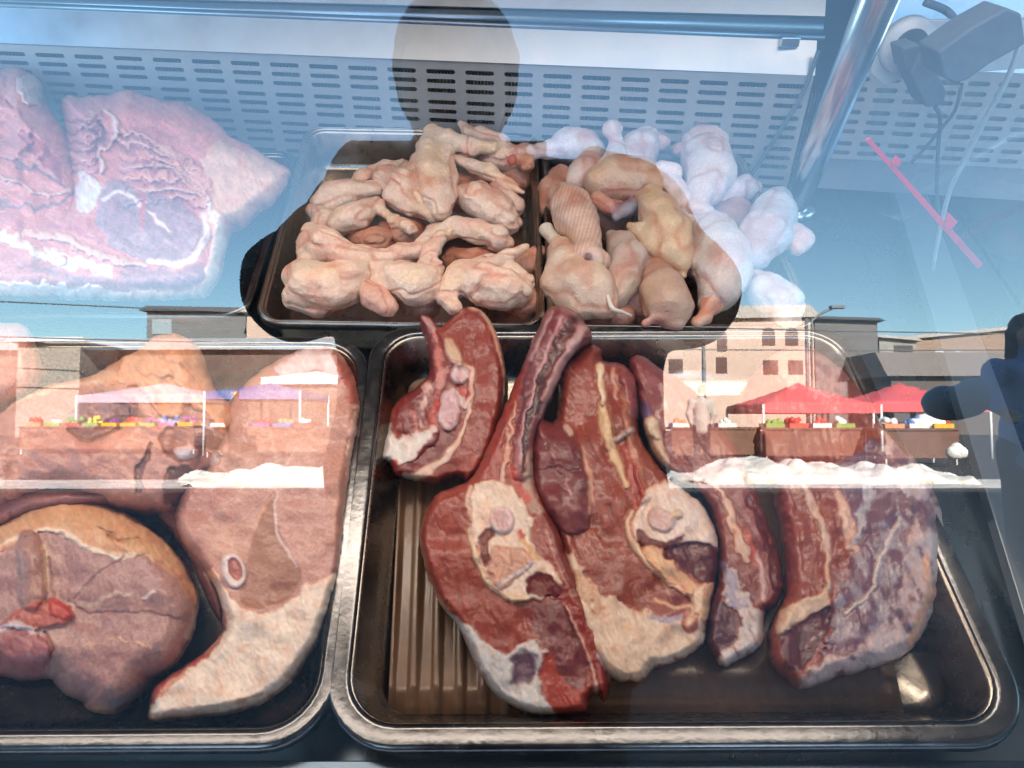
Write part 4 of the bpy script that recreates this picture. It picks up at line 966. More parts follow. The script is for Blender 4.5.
# B long chop with rib
cut('beef_chop', 'long beef chop with its rib bone resting on the back rim of the tray', 'meat',
    [(546,310),(556,305),(570,308),(582,316),(591,328),(592,340),(578,352),(567,366),(560,382),(552,398),(545,412),(539,432),(535,455),(537,480),(548,505),(560,530),(570,558),(583,588),(596,615),(604,640),(610,665),(611,688),(605,703),(597,694),(590,700),(586,712),(560,716),(530,714),(508,704),(490,690),(476,668),(468,648),(455,622),(440,604),(428,578),(420,550),(420,528),(427,508),(438,492),(468,480),(484,452),(498,420),(512,388),(524,360),(536,330)],
    (715,-.047,306,.002), .036, R=10, col=(154,60,44), e0=.25, fiber=(80,5,22), marb=.10, fleck=.3, lump=.004, seed=14, km=.80, vein=.16, group=GB, paint=[
    Pg([(543,312),(556,304),(572,308),(592,328),(590,345),(570,366),(556,392),(545,420),(538,440),(535,470),(520,480),(512,470),(514,440),(524,400),(520,370),(530,340)], (150,84,84), w=2, dz=.004, R=10),
    L([(556,312),(545,340),(535,365),(526,395),(520,430)], [5,6,6,5,4], (122,46,56), w=2.5, dz=.001),
    L([(552,312),(541,335),(531,360)], 1.3, (200,160,160), w=2),
    L([(562,318),(550,345),(540,372),(531,398),(523,430),(519,462)], [2,2.2,2.4,2.4,2,3], (190,152,158), w=3, cls=FAT, dz=.001),
    L([(574,320),(563,340),(551,366),(540,390),(532,415),(526,445),(523,470)], [6.5,6,5.5,5,4.5,4,4], (74,28,32), w=4, dz=-.0012, mot=.6),
    L([(571,330),(558,352),(547,376)], 1.3, (140,90,84), w=3, mot=.2),
    L([(584,328),(572,346),(560,368),(549,392),(540,416)], [4.5,5,4.5,4,3], (184,146,144), w=3, cls=FAT, dz=.001),
    L([(532,450),(528,475),(532,500),(545,522)], [4,6,8,4], (172,132,116), w=3, cls=FAT),
    L([(522,372),(512,398),(502,425),(494,455),(488,480)], [3,5,7,7,8], (158,50,38), w=3, dz=.001),
    L([(515,405),(511,430),(507,455),(502,480)], [1.4,2.4,2.8,4], (216,170,150), w=3, cls=FAT, dz=.002),
    L([(513,470),(520,490),(528,500)], [3,5,4], (190,70,56), w=3),
    Pg([(478,484),(490,478),(508,482),(520,492),(531,508),(533,530),(536,548),(552,566),(562,586),(552,597),(532,602),(512,600),(496,592),(486,576),(478,556),(471,535),(468,515),(470,498)], (232,206,186), w=4, cls=FAT, dz=.003),
    Pg([(484,528),(498,532),(488,546),(492,560),(486,566),(478,548)], (116,48,38), w=2.5, dz=-.002),
    Pg(ell(502,520,13,14,-30), (226,196,192), w=1.2, cls=BONE, dz=.004, R=4),
    Pg(ell(501,521,9,10,-30), (206,152,150), w=3, mot=.2, a=.6, cls=BONE),
    Pg([(490,560),(494,546),(510,548),(524,550),(535,562),(520,576),(502,590),(488,582)], (206,152,128), w=2, cls=BONE, dz=.002, R=5),
    L([(496,588),(510,578),(524,570),(534,563)], [1.6,1.6,1.6,2], (216,200,200), w=1, cls=BONE),
    L([(469,530),(474,550),(482,572),(492,588),(508,597),(528,600)], [2.6,3,3.2,3,3,2.4], (230,204,172), w=1.5, cls=FAT, dz=.003),
    L([(470,488),(468,505),(470,520)], [3,3,2], (214,180,158), w=2, cls=FAT, dz=.002),
    Pg([(524,580),(535,572),(548,576),(560,588),(570,598),(556,600),(540,596),(526,594)], (110,16,14), w=3.5, dz=-.001),
    L([(522,540),(530,550),(538,558)], [3,3,2], (214,160,110), w=3),
    L([(518,532),(522,536)], 3, (196,90,70), w=3),
    L([(545,520),(556,548),(568,580),(578,600)], [7,7,6,5], (132,46,36), w=3),
    L([(545,530),(560,570),(575,605),(588,640)], [1,1,1.2,1], (206,130,110), w=1.5),
    Pg([(528,610),(555,602),(572,610),(585,640),(590,672),(580,690),(566,684),(556,660),(540,640)], (118,44,48), w=4, soft=3),
    L([(563,594),(575,616),(586,640),(594,662),(603,688)], [6,7,6.5,7,5], (140,26,22), w=3, dz=.0015),
    L([(566,606),(578,632),(590,662),(596,690)], [1.4,1.6,1.6,2.6], (212,172,160), w=1.5, cls=FAT, dz=.002),
    L([(582,600),(593,628),(604,655),(610,680)], [1,1.2,1.8,1.2], (206,160,150), w=1.2),
    L([(598,655),(606,668)], 1.8, (200,190,200), w=1),
    Pg([(437,600),(452,612),(468,626),(484,640),(500,650),(512,654),(520,644),(532,640),(546,650),(540,672),(545,695),(560,716),(530,716),(506,706),(486,688),(470,655)], (206,202,200), w=3.5, cls=FAT, dz=.0025, R=8),
    Pg(ell(524,668,13,17,15), (96,64,84), w=4, dz=-.001, soft=3),
    L([(440,604),(452,628),(466,655),(478,678)], [2,6,8,6], (166,140,128), w=4, a=.7, cls=FAT),
    Pg([(542,655),(556,662),(566,684),(580,690),(588,704),(584,714),(562,717),(548,700)], (172,64,52), w=3),
    L([(424,512),(419,535),(422,560),(434,590),(446,608)], [1,1,1,1.6,3], (196,150,126), w=1, cls=FAT)])
# A
cut('beef_chop', 'short beef chop with white bones at the back left corner of the tray', 'meat',
    [(418,315),(424,313),(434,318),(440,325),(449,318),(462,308),(472,306),(484,311),(494,325),(502,345),(506,372),(504,402),(498,432),(490,455),(478,474),(468,484),(460,478),(448,480),(438,484),(418,482),(406,478),(394,476),(388,464),(381,460),(381,450),(386,430),(390,412),(398,400),(414,388),(428,374),(428,358),(424,342),(419,328)],
    (485,-.046,306,-.012), .032, R=9, col=(152,58,46), e0=.28, fiber=(80,4.5,20), marb=.10, fleck=.5, lump=.004, seed=15, km=.80, vein=.2, group=GB, paint=[
    Pg([(418,313),(430,314),(438,332),(446,350),(450,372),(444,395),(430,412),(420,432),(404,436),(394,420),(400,400),(426,378),(428,352)], (128,38,38), w=3, dz=.001),
    L([(430,330),(436,345),(440,362),(442,385),(436,400)], [2,3,4,4,3], (206,120,110), w=4, mot=.25),
    L([(424,318),(432,330)], 2, (214,160,156), w=3),
    L([(410,412),(415,425),(420,440)], 2, (200,110,110), w=4),
    L([(449,342),(452,352),(458,362)], [5,6.5,6], (220,184,154), cls=BONE, dz=.004, w=1.5),
    Pg(ell(460,374,10,11,10), (222,190,184), cls=BONE, dz=.005, R=4, w=1.5),
    Pg(ell(460,374,6,7,10), (208,160,158), cls=BONE, w=2.5, mot=.2),
    L([(452,362),(470,366),(472,378),(470,395),(466,408)], [2,2.5,3,3.4,2.5], (218,182,168), cls=FAT, w=2, dz=.003),
    Pg(ell(464,393,6,5), (190,70,60), w=2),
    L([(452,390),(462,400),(468,410)], [2,3,2], (216,196,196), w=2, cls=BONE),
    Pg(ell(449,411,11,21,6), (226,198,196), cls=BONE, dz=.005, R=5, w=1.5),
    Pg(ell(449,411,8,17,6), (208,164,168), cls=BONE, w=2.5, mot=.3),
    L([(438,396),(434,412),(436,428)], [2.6,3,2.5], (196,60,56), w=4),
    Pg([(390,412),(392,428),(402,438),(418,434),(434,428),(438,434),(428,448),(410,462),(396,470),(388,462),(380,458),(383,436)], (224,214,206), cls=FAT, w=4, dz=.003, R=6),
    L([(430,386),(420,408),(424,424)], 3, (216,180,172), w=4, mot=.2, cls=FAT),
    Pg([(426,440),(440,430),(456,432),(460,440),(448,456),(430,468),(410,474),(404,468),(414,456)], (124,42,44), w=3),
    L([(394,462),(396,470),(404,474)], 4, (168,60,48), w=3),
    L([(474,388),(471,408),(464,428),(454,446),(440,462),(424,474),(408,478)], [1.8,2.6,3,4,5,5,4], (222,194,176), cls=FAT, w=2.5, dz=.002),
    L([(470,307),(482,311),(491,325),(498,345),(503,368),(504,390)], [2.4,2.6,2.4,2,1.6,.8], (226,190,168), cls=FAT, w=1, dz=.001),
    L([(462,474),(470,468),(474,462)], 5, (178,70,50), w=3)])

# ------------------------------------------------------------------ pork in the front left tray
GP = 'pork pieces in the front left tray'
PK = (188, 134, 118)
cut('pork_cut', 'small round knob of pork at the far left end of the left tray', 'meat',
    [(-60,322),(0,321),(22,324),(35,336),(41,358),(44,378),(30,396),(0,408),(-60,410)], (410,-.045,322,-.02), .06, R=24, col=(190,124,108), e0=.3, fiber=(70,6,30), lump=.006, seed=21, groove=.25, vein=.5, group=GP)
cut('pork_cut', 'large pale pork shoulder with a skin-covered peak behind the left tray pieces', 'meat',
    [(-60,470),(-20,430),(0,412),(20,396),(45,384),(75,379),(95,374),(108,365),(122,356),(138,348),(150,337),(162,333),(178,333),(194,340),(204,352),(208,372),(218,392),(232,405),(238,425),(230,445),(215,458),(205,470),(190,500),(165,515),(120,512),(60,495),(0,515),(-60,520)],
    (515,-.046,333,-.034), .078, R=34, col=(182,124,108), e0=.2, fiber=(20,6,40), lump=.010, seed=22, groove=.25, vein=.45, group=GP, paint=[
    Pg([(78,380),(108,366),(150,337),(178,333),(204,352),(210,380),(232,405),(238,425),(222,430),(204,414),(186,402),(178,418),(160,412),(146,398),(140,388),(120,384),(95,388)], (214,156,118), w=4, cls=FAT, dz=.005, R=10),
    L([(150,352),(175,362),(196,378)], 1.5, (190,130,98), w=4, dz=-.0015),
    L([(140,372),(170,380),(190,396)], 1.5, (190,130,98), w=4, dz=-.0015),
    L([(-20,425),(20,400),(60,388),(100,380)], 2.6, (222,186,160), w=2, cls=FAT),
    Pg([(66,428),(72,410),(90,395),(112,392),(128,396),(138,408),(130,416),(108,424),(88,434)], (146,94,92), w=3, dz=.009, R=8),
    L([(68,432),(90,440),(120,428)], 2, (116,66,60), w=3, dz=-.003),
    L([(160,418),(184,424),(208,428),(222,436)], [3,5,4,3], (206,182,176), w=4, mot=.2),
    Pg([(160,432),(190,424),(215,434),(205,455),(180,462),(164,452)], (140,86,80), w=3, dz=-.003),
    Pg(ell(186,452,11,7,10), (206,190,196), w=3, cls=FAT, dz=.003),
    L([(150,445),(140,470),(138,490)], [3,4,3], (124,80,74), w=3, dz=-.003),
    Pg([(168,470),(190,470),(186,500),(165,505)], (112,70,64), w=3, dz=-.004)])  # this and the line above: shade of the gaps painted into the colour
cut('pork_cut', 'small ragged pork trimming lying on the pale shoulder in the left tray', 'meat',
    [(52,444),(58,434),(72,431),(90,434),(106,434),(112,440),(122,446),(132,452),(137,466),(135,478),(118,480),(100,474),(76,478),(58,482),(51,466)], (482,-.002,431,.008), .022, R=9, col=(182,108,88), e0=.2, fiber=(20,5,20), lump=.004, seed=23, vein=.7, group=GP, paint=[
    L([(60,440),(75,450),(96,440)], 3, (206,150,120), w=3), L([(104,438),(112,452),(116,470)], 3, (210,150,128), w=3, dz=.002, cls=FAT), L([(66,466),(90,455),(108,460)], 2, (200,180,180), w=4)])
cut('pork_cut', 'small knob of pork bone and sinew at the inner end of the shoulder', 'meat',
    [(190,448),(200,440),(214,447),(226,450),(231,462),(228,472),(216,476),(204,473),(196,500),(188,500),(184,475)], (500,-.03,440,-.004), .026, R=8, col=(170,104,86), e0=.2, lump=.003, seed=24, group=GP, paint=[
    Pg(ell(220,462,9,12,-10), (216,190,182), cls=BONE, dz=.004, w=1.5), L([(216,452),(224,462)], 2.2, (176,140,140), w=1, dz=-.002), L([(196,450),(192,475)], 3, (200,150,130), cls=FAT, w=3)])
cut('pork_cut', 'dark pink flat pork piece under the shoulder along the left edge', 'meat',
    [(-60,492),(0,486),(40,484),(80,486),(120,490),(112,505),(60,512),(20,520),(0,532),(-60,560)], (550,-.03,484,-.02), .035, R=14, col=(152,94,86), e0=.25, fiber=(-8,5,40), lump=.004, seed=25, groove=.25, vein=.5, group=GP)
# the dark sliver between the two hams and the big ham slice
cut('pork_cut', 'narrow dark pork piece wedged between the round shank and the ham slice', 'meat',
    [(150,505),(175,498),(190,510),(205,545),(216,575),(224,606),(222,622),(212,612),(200,585),(186,555),(168,530)], (622,-.046,498,-.03), .02, R=8, col=(140,86,74), e0=.3, seed=26, groove=.25, lump=.003, group=GP)
cut('ham_slice', 'long ham slice with round bone ring and white fat, right side of the left tray', 'meat',
    [(292,352),(306,347),(322,346),(334,347),(345,358),(354,374),(361,396),(360,425),(354,455),(350,490),(347,525),(345,555),(340,580),(332,605),(322,632),(306,662),(285,688),(256,706),(220,715),(180,719),(150,721),(148,706),(150,692),(160,680),(180,668),(200,655),(214,642),(222,628),(219,602),(210,582),(196,562),(182,545),(174,525),(176,502),(186,484),(204,468),(214,445),(222,418),(240,388),(266,366)],
    (720,-.046,347,-.02), .046, R=13, col=PK, e0=.22, fiber=(20,3,10), marb=.06, lump=.004, seed=27, groove=.25, fh=.35, fleck=.35, vein=.10, group=GP, paint=[
    Pg([(292,354),(312,348),(328,350),(340,362),(344,375),(330,380),(316,372),(298,376),(282,380),(276,368)], (216,192,190), w=4, cls=FAT, dz=.002),
    Pg([(330,350),(345,360),(356,380),(361,400),(350,402),(340,380)], (170,92,78), w=3),
    L([(357,405),(352,430),(350,460),(347,485)], [1,3.4,3.4,1.5], (222,190,174), w=2, cls=FAT, dz=.002),
    L([(266,400),(268,425),(274,450),(276,470)], 1.5, (206,160,140), w=2),
    L([(296,448),(288,462),(280,476)], 1.5, (206,160,140), w=2),
    Pg([(270,496),(276,494),(277,520),(285,545),(296,562),(302,576),(286,600),(262,608),(244,606),(238,590),(248,560),(254,535)], (160,106,82), w=1.5, dz=-.0008),
    L([(278,492),(275,510),(278,535),(288,552),(297,566)], [1,1.4,1.6,1.4,1], (216,184,176), w=1.2),
    L([(274,494),(262,512),(253,530),(246,545)], 1, (206,150,120), w=1.5),
    L([(180,520),(186,540),(196,556),(206,568)], 1.2, (200,150,132), w=1.5),
    Pg([(203,572),(214,568),(222,582),(234,600),(246,610),(262,612),(284,606),(304,584),(325,578),(346,568),(344,590),(334,610),(322,634),(306,664),(285,690),(256,708),(220,717),(180,721),(150,723),(147,704),(152,690),(172,676),(196,660),(214,646),(226,632),(224,612),(214,592)], (232,212,194), w=3, cls=FAT, dz=.003, R=14),
    L([(210,574),(212,580)], 5, (226,178,138), w=2, cls=FAT),
    Pg(ell(234,570,13,18,-14), (226,206,200), w=1, cls=BONE, dz=.004, R=4),
    Pg(ell(235,569,7,12,-14), (176,104,92), w=1, cls=BONE, dz=-.003, R=4),
    Pg([(148,704),(150,690),(162,678),(184,664),(204,650),(214,640),(220,626),(226,632),(216,648),(200,662),(180,674),(164,688)], (176,84,72), w=4, dz=.003, R=5),
    L([(160,694),(172,682),(182,672)], [3,4,3], (214,160,140), w=3, mot=.3, cls=FAT),
    L([(205,652),(212,644),(220,634)], [2,3,2], (206,170,150), w=3, cls=FAT),
    L([(150,716),(190,712),(230,704),(262,692)], [2,3,3,2], (206,180,160), w=3, cls=FAT)])
cut('pork_shank', 'round pork shank with tan skin rim at the front left of the tray', 'meat',
    [(-60,560),(-30,535),(0,520),(22,508),(46,500),(80,498),(110,505),(140,520),(165,540),(185,565),(197,592),(198,612),(190,640),(176,664),(160,674),(150,681),(146,688),(134,702),(118,712),(100,714),(84,709),(82,702),(66,696),(55,686),(48,678),(20,680),(-10,676),(-60,690)],
    (712,-.046,500,-.036), .062, R=34, col=(166,122,114), e0=.15, fiber=(80,3.5,9), marb=.08, lump=.005, seed=28, groove=.25, fh=.6, fleck=.25, vein=.3, group=GP, paint=[
    Pg([(-60,560),(-10,524),(22,507),(46,499),(80,497),(112,504),(142,520),(168,542),(188,568),(199,594),(199,614),(192,596),(176,574),(158,560),(140,553),(122,556),(104,552),(86,546),(64,534),(46,530),(20,540),(-10,560)], (206,158,118), w=3, cls=FAT, dz=.002, R=8),
    L([(-20,560),(10,540),(45,529),(64,533),(86,546),(104,553),(122,557),(140,553)], [2,2.4,2.6,2.6,3,3.4,4,2], (234,216,192), w=1.5, cls=FAT, dz=.001),
    L([(140,553),(152,558),(170,572),(186,592),(194,612)], [3,2,2,2,1], (196,160,128), w=2, cls=FAT),
    L([(100,528),(120,538),(140,540)], 1.5, (170,116,76), w=4, dz=-.002),
    L([(28,542),(32,566),(33,590),(30,600)], [12,14,13,11], (158,110,96), w=2, dz=.007),
    L([(42,546),(46,566),(47,588)], 2.4, (196,160,128), w=2),
    L([(48,556),(52,580),(56,600)], 1, (138,94,90), w=2, dz=-.0012),
    L([(124,557),(104,570),(88,584),(74,600)], 1, (150,112,106), w=2, dz=-.001),
    L([(68,602),(84,612),(110,612),(140,612),(168,616),(192,622)], [1.5,1.4,1.2,1,1,.8], (142,102,98), w=2, dz=-.0012),
    L([(66,606),(90,604),(110,596),(130,594)], [3,2.4,1.6,1], (196,164,150), w=3),
    L([(142,598),(152,594)], 2.2, (214,196,190), w=4),
    L([(84,646),(110,640),(132,640),(150,648)], [1,1.4,1.4,1], (206,160,130), w=5, mot=.1),
    Pg([(2,628),(16,610),(34,600),(52,598),(66,606),(74,618),(62,626),(46,630),(30,632)], (172,84,66), w=4, dz=.004),
    Pg([(52,596),(66,604),(72,616),(60,620),(50,610)], (178,52,34), w=4, dz=.002),
    Pg([(-60,632),(-10,626),(8,622),(30,628),(46,640),(50,660),(46,676),(20,681),(-60,690)], (158,92,90), w=3, dz=.005, R=8),
    L([(0,630),(18,626),(32,632),(48,632)], [3,5,4,2], (196,182,186), w=3, cls=FAT),
    L([(46,634),(52,652),(46,672)], 1.8, (176,120,110), w=3, dz=-.003),
    Pg([(108,702),(124,694),(142,682),(146,688),(134,703),(118,713)], (128,110,118), w=1.5),
    L([(84,706),(98,710),(112,712)], 3.6, (200,168,140), w=2, cls=FAT, dz=.002)])

# ------------------------------------------------------------------ rib racks on the back left tray
GR = 'racks of pork ribs at the back left'
cut('rib_rack', 'left rack piece cut by the edge of the photo, at the back left', 'meat',
    [(-80,66),(-20,66),(0,68),(16,66),(30,72),(44,84),(46,100),(58,118),(70,140),(78,170),(84,210),(88,260),(70,296),(0,300),(-80,300)], (298,-.02,66,.02), .07, R=30, col=(200,122,114), e0=.25, fiber=(25,5,30), lump=.012, marb=.14, groove=.5, fh=.6, seed=31, vein=.8, group=GR, paint=[
    Pg([(18,80),(34,74),(46,90),(42,104),(26,106)], (206,172,160), dz=.006, cls=FAT, w=4),
    L([(0,100),(20,118),(30,135),(22,150)], 3, (206,120,110), w=4, dz=.004), L([(-40,170),(10,180),(45,196),(70,190)], 2.4, (214,180,166), w=3, dz=.003, cls=FAT),
    L([(-40,190),(10,204),(50,206),(74,194)], 2, (150,104,108), w=4, dz=-.002), L([(-40,150),(10,160),(50,176),(66,186)], 2, (150,104,108), w=5, dz=-.002),
    L([(-40,215),(20,224),(70,228)], 3, (196,120,120), w=4), Pg([(20,130),(40,140),(60,160),(66,182),(48,168),(28,150)], (176,84,84), w=4, dz=-.003),
    L([(-60,240),(0,235),(60,262)], [3,6,5], (222,204,192), w=5, cls=FAT, dz=.002)])
rp = [Pg([(205,150),(235,145),(262,155),(290,170),(288,186),(270,205),(252,218),(236,228),(220,215),(205,195)], (214,172,150), w=5, cls=FAT, dz=.002)]
for i in range(7):                                         # ribs seen end-on: bony ridges with meat between
    o_ = i * 9.0
    rp.append(L([(112+o_*.3, 128+o_*1.35), (150+o_*.55, 138+o_*1.1), (185+o_*.42, 160+o_*.82), (212-o_*.05, 186+o_*.5)], [2.0,2.8,3.0,1.6], (212,158,144), w=5, mot=.35, dz=.0022, cls=BONE if i % 2 else FAT))
    rp.append(L([(112+o_*.3, 133+o_*1.35), (150+o_*.55, 143+o_*1.1), (185+o_*.42, 165+o_*.82), (210-o_*.05, 191+o_*.5)], [1.2,1.8,1.8,.8], (166,92,98), w=5, dz=-.0015))
for i in range(6):
    rp.append(L([(68, 116+i*10), (82, 118+i*10), (98, 114+i*11)], [1.6,2.4,1.6], (196,130,124), w=4, dz=.003)); rp.append(L([(68, 121+i*10), (84, 123+i*10), (98, 120+i*11)], 1.2, (146,74,84), w=4, dz=-.002))
rp += [L([(104,110),(116,120),(112,140),(100,155),(104,170)], [3,4,3,3,3], (216,180,168), w=4, dz=.004, cls=FAT),
       L([(96,122),(104,132),(98,148)], 3, (140,86,96), w=4, dz=-.003),
       Pg([(76,178),(92,172),(104,184),(98,206),(86,216),(74,204)], (216,206,206), w=5, cls=FAT, dz=.002, mot=.3),
       Pg([(104,188),(120,182),(140,190),(160,196),(186,206),(203,222),(204,240),(196,254),(176,262),(150,262),(122,250),(104,236),(96,214)], (160,120,126), w=3, dz=.003, R=10),
       L([(140,192),(144,210),(142,226)], [3,3.4,2], (190,104,104), w=3), L([(150,212),(160,224),(172,232)], [1.6,2.6,1.4], (222,208,204), w=2, cls=FAT),
       L([(104,200),(118,192),(134,198),(140,206)], 1.6, (220,200,190), w=2), L([(150,262),(176,264),(196,256),(206,236),(204,214)], [3,4,4,4,3], (224,212,206), w=2, cls=FAT, dz=.002),
       Pg([(122,272),(150,268),(180,270),(204,260),(208,272),(196,286),(160,288),(130,286)], (164,112,118), w=3), 
       Pg([(208,196),(222,214),(226,240),(218,280),(204,297),(150,300),(124,298),(134,290),(196,288),(208,262),(212,230),(204,214)], (226,208,194), w=3, cls=FAT, dz=.003, R=7),
       L([(20,232),(60,238),(90,252),(120,262),(146,264)], [5,4,5,5,3], (216,176,158), w=4, cls=FAT, dz=.003),
       L([(0,218),(60,226),(100,240)], 3, (190,106,110), w=4), L([(40,252),(70,262),(110,272)], [5,7,5], (214,206,208), w=5, cls=FAT),
       Pg([(-40,270),(0,278),(60,284),(124,290),(124,300),(0,300),(-40,300)], (224,214,208), w=4, cls=FAT, dz=.003, R=5),
       L([(10,262),(50,274),(100,282)], 4, (168,112,116), w=4)]
cut('rib_rack', 'wide rack of pork ribs with a round loin eye, back left tray', 'meat',
    [(60,102),(66,95),(80,96),(95,94),(110,92),(122,89),(132,89),(145,95),(165,99),(185,102),(203,112),(218,122),(232,137),(246,142),(262,152),(288,168),(290,178),(276,200),(258,214),(244,228),(233,232),(226,250),(222,272),(214,288),(200,297),(160,299),(128,301),(60,298),(0,298),(-60,290),(-60,225),(0,215),(40,214),(66,200),(66,160),(64,125)], (298,-.012,92,.030), .060, R=26, col=(202,126,118), e0=.25, fiber=(30,4,36), lump=.008, marb=.16, groove=.5, fh=.6, seed=32, vein=.7, group=GR, paint=rp)

# ------------------------------------------------------------------ poultry
def J3(px, py, z): return up(px, py, z)
def limb(name, label, chains, cat, group, h=.0013, seed=0, k=.0026, colfn=None, smooth=False, skin=(226,190,162), extra=(), fold=True, cvar=.07):
    prims = []; axis = None
    for ch in chains:
        c = skin; pts = []
        for it in ch:
            if isinstance(it[0], str): continue
            pts.append(it)
        cc = [it[1] for it in ch if isinstance(it[0], str)]; c = cc[0] if cc else skin
        P3 = [J3(x, y, z) for x, y, z, r in pts]; R3 = [r * scl(x, y, z) for x, y, z, r in pts]
        if len(P3) == 1: prims.append((P3[0], P3[0] + np.array([.0005, 0, 0]), R3[0], R3[0], c))
        for i in range(len(P3) - 1): prims.append((P3[i], P3[i+1], R3[i], R3[i+1], c))
        if axis is None and len(P3) > 1: axis = (P3[-1] - P3[0]) / np.linalg.norm(P3[-1] - P3[0])
    if axis is None: axis = np.array([1., 0, 0])
    return body(name, prims, h, k, M['leg_skin' if smooth else 'skin'], None, namp=.0030 if smooth else .0045, nfreq=40 if smooth else 42, seed=seed, wr=(axis, 16, 46, .0016) if fold else (axis, 18, 24, .0011), cvar=cvar, colfn=colfn, label=label, cat=cat, group=group)
GW = 'chicken wings heaped in the steel tray'; GL = 'chicken legs heaped in the steel tray'
SKW = (236,206,184); SKP = (214,166,146); REDM = (176,86,72)
def WG(label, *ch, **kw): kw.setdefault('skin', SKW); WG.n += 1; limb('chicken_wing', label, ch, 'chicken wing', GW, seed=WG.n, **kw)
WG.n = 40
# hidden lower layer
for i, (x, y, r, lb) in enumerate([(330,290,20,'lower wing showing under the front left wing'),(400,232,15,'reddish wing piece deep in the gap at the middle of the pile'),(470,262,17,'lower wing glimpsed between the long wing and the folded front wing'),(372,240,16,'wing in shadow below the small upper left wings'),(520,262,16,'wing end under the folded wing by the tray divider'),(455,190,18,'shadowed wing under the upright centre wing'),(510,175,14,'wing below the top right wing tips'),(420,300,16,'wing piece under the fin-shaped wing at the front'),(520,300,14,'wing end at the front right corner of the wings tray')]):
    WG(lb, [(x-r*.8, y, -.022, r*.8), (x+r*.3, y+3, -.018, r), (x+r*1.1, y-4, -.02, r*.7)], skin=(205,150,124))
WG('small wing in the upper left of the pile, bent like a finger', [(318,202,.0,8),(332,194,.004,11),(352,192,.006,12),(374,191,.004,10)], [(330,205,.0,8),(345,200,.004,8)])
WG('plump short wing lying below the bent small wing', [(342,222,.004,13),(358,216,.006,14),(376,206,.002,8)], [(378,208,.004,5),(394,220,.004,6),(412,229,.003,6.5)])
WG('wing knob at the left side against the tray wall', [(316,212,-.008,9),(326,220,-.006,10),(318,228,-.008,9)])
WG('pale wing lying at the back behind the knuckle', [(364,180,.0,12),(385,172,-.002,10),(402,168,-.004,8)])
WG('knuckle-ended wing joint in the middle back with reddish socket', [(384,178,.012,13),(402,186,.014,16),(420,200,.012,15),(436,212,.008,12)], [('c', (196,128,104)), (380,172,.018,7),(388,170,.018,6)], [(392,196,.010,10),(412,208,.008,9)])
WG('upright fan-shaped wing at the top centre of the pile', [(433,133,.030,8),(428,152,.026,12),(432,178,.022,17),(436,198,.018,17),(440,212,.012,11)], [(430,134,.030,8),(448,140,.030,9),(470,148,.028,9),(492,148,.026,6),(503,145,.026,4)], [(446,150,.024,9),(446,180,.020,11),(450,200,.016,8)], [(418,160,.022,8),(414,180,.016,8)])
WG('thin pointed wing tip at the very top of the pile', [(461,124,.016,3.5),(468,131,.016,5),(482,136,.014,7),(505,142,.012,6)])
WG('slender wing tip slanting down across the upper right', [(455,159,.020,4.5),(472,165,.022,6),(490,173,.020,6.5),(508,183,.018,5),(523,192,.016,2.5)])
WG('cut wing joint with two red bone ends at the right top', [(490,160,.004,11),(504,158,.008,13),(518,156,.010,11)], [('c', (206,110,92)), (514,151,.020,5)], [('c', (204,108,90)), (512,160,.020,5)], [('c',(214,160,136)), (524,150,.012,8),(526,164,.010,8)])
WG('thick crinkled wing on the right side of the pile', [(466,196,.008,12),(478,200,.012,17),(496,210,.010,18),(510,222,.004,13)], [('c', (210,150,130)), (462,192,.014,8)], [(500,190,.006,12),(516,206,.002,10)])
WG('long curved wing running across under the crinkled wing', [(424,246,.006,9),(436,234,.010,11),(455,228,.012,11),(478,232,.012,12),(498,238,.010,12),(508,242,.006,8)])
WG('long pale wing stretching from the left wall to the centre', [(312,238,.002,14),(326,248,.008,18),(346,258,.008,14),(370,260,.008,12),(396,256,.008,11),(418,252,.008,10)], [(306,246,-.002,11),(310,262,-.004,12)])
WG('wing with a raised fin-like tip at the front centre', [(384,284,.004,18),(400,280,.012,18),(416,286,.012,20),(430,284,.010,14),(438,268,.012,8)], [(424,268,.016,9),(432,250,.022,8),(440,236,.024,6),(452,230,.024,4)], [(372,272,.010,10),(390,270,.012,10)])
WG('fat wing at the front left corner of the wings tray', [(300,276,.002,16),(312,286,.008,24),(332,288,.010,23),(350,280,.012,20),(362,272,.012,14)], [(296,296,-.004,14),(320,306,-.006,14)])
WG('triangular pink wing flap beside the fat front wing', [(362,284,.010,8),(374,298,.008,11),(388,308,.004,10)], [(372,280,.012,5),(382,294,.010,6),(394,306,.006,5)], skin=(224,172,152))
WG('folded wing with layered skin at the front right', [(450,292,.004,13),(462,276,.010,15),(482,284,.014,20),(502,288,.012,20),(518,290,.006,15)], [(470,268,.014,8),(492,262,.018,8),(510,254,.018,6),(526,247,.016,3.5)], [(444,298,.004,9),(454,306,.002,9)], [(512,272,.006,10),(526,282,.002,10)])
def LG(label, *ch, **kw): kw.setdefault('skin', (216,188,170)); LG.n += 1; limb('raw_drumstick', label, ch, 'chicken leg', GL, seed=LG.n, smooth=True, cvar=.05, k=.0026, h=kw.pop('h', .0016), fold=kw.pop('fold', False), **kw)
LG.n = 80
LP = (226,208,204)
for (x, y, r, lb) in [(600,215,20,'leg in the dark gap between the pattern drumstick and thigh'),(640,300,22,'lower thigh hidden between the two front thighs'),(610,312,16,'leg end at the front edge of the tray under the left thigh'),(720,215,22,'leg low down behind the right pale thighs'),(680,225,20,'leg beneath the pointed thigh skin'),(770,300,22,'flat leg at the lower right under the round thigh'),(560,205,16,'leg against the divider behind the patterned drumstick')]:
    LG(lb, [(x-r*.6, y, -.022, r), (x+r*.6, y+4, -.02, r)], skin=(186,140,124))
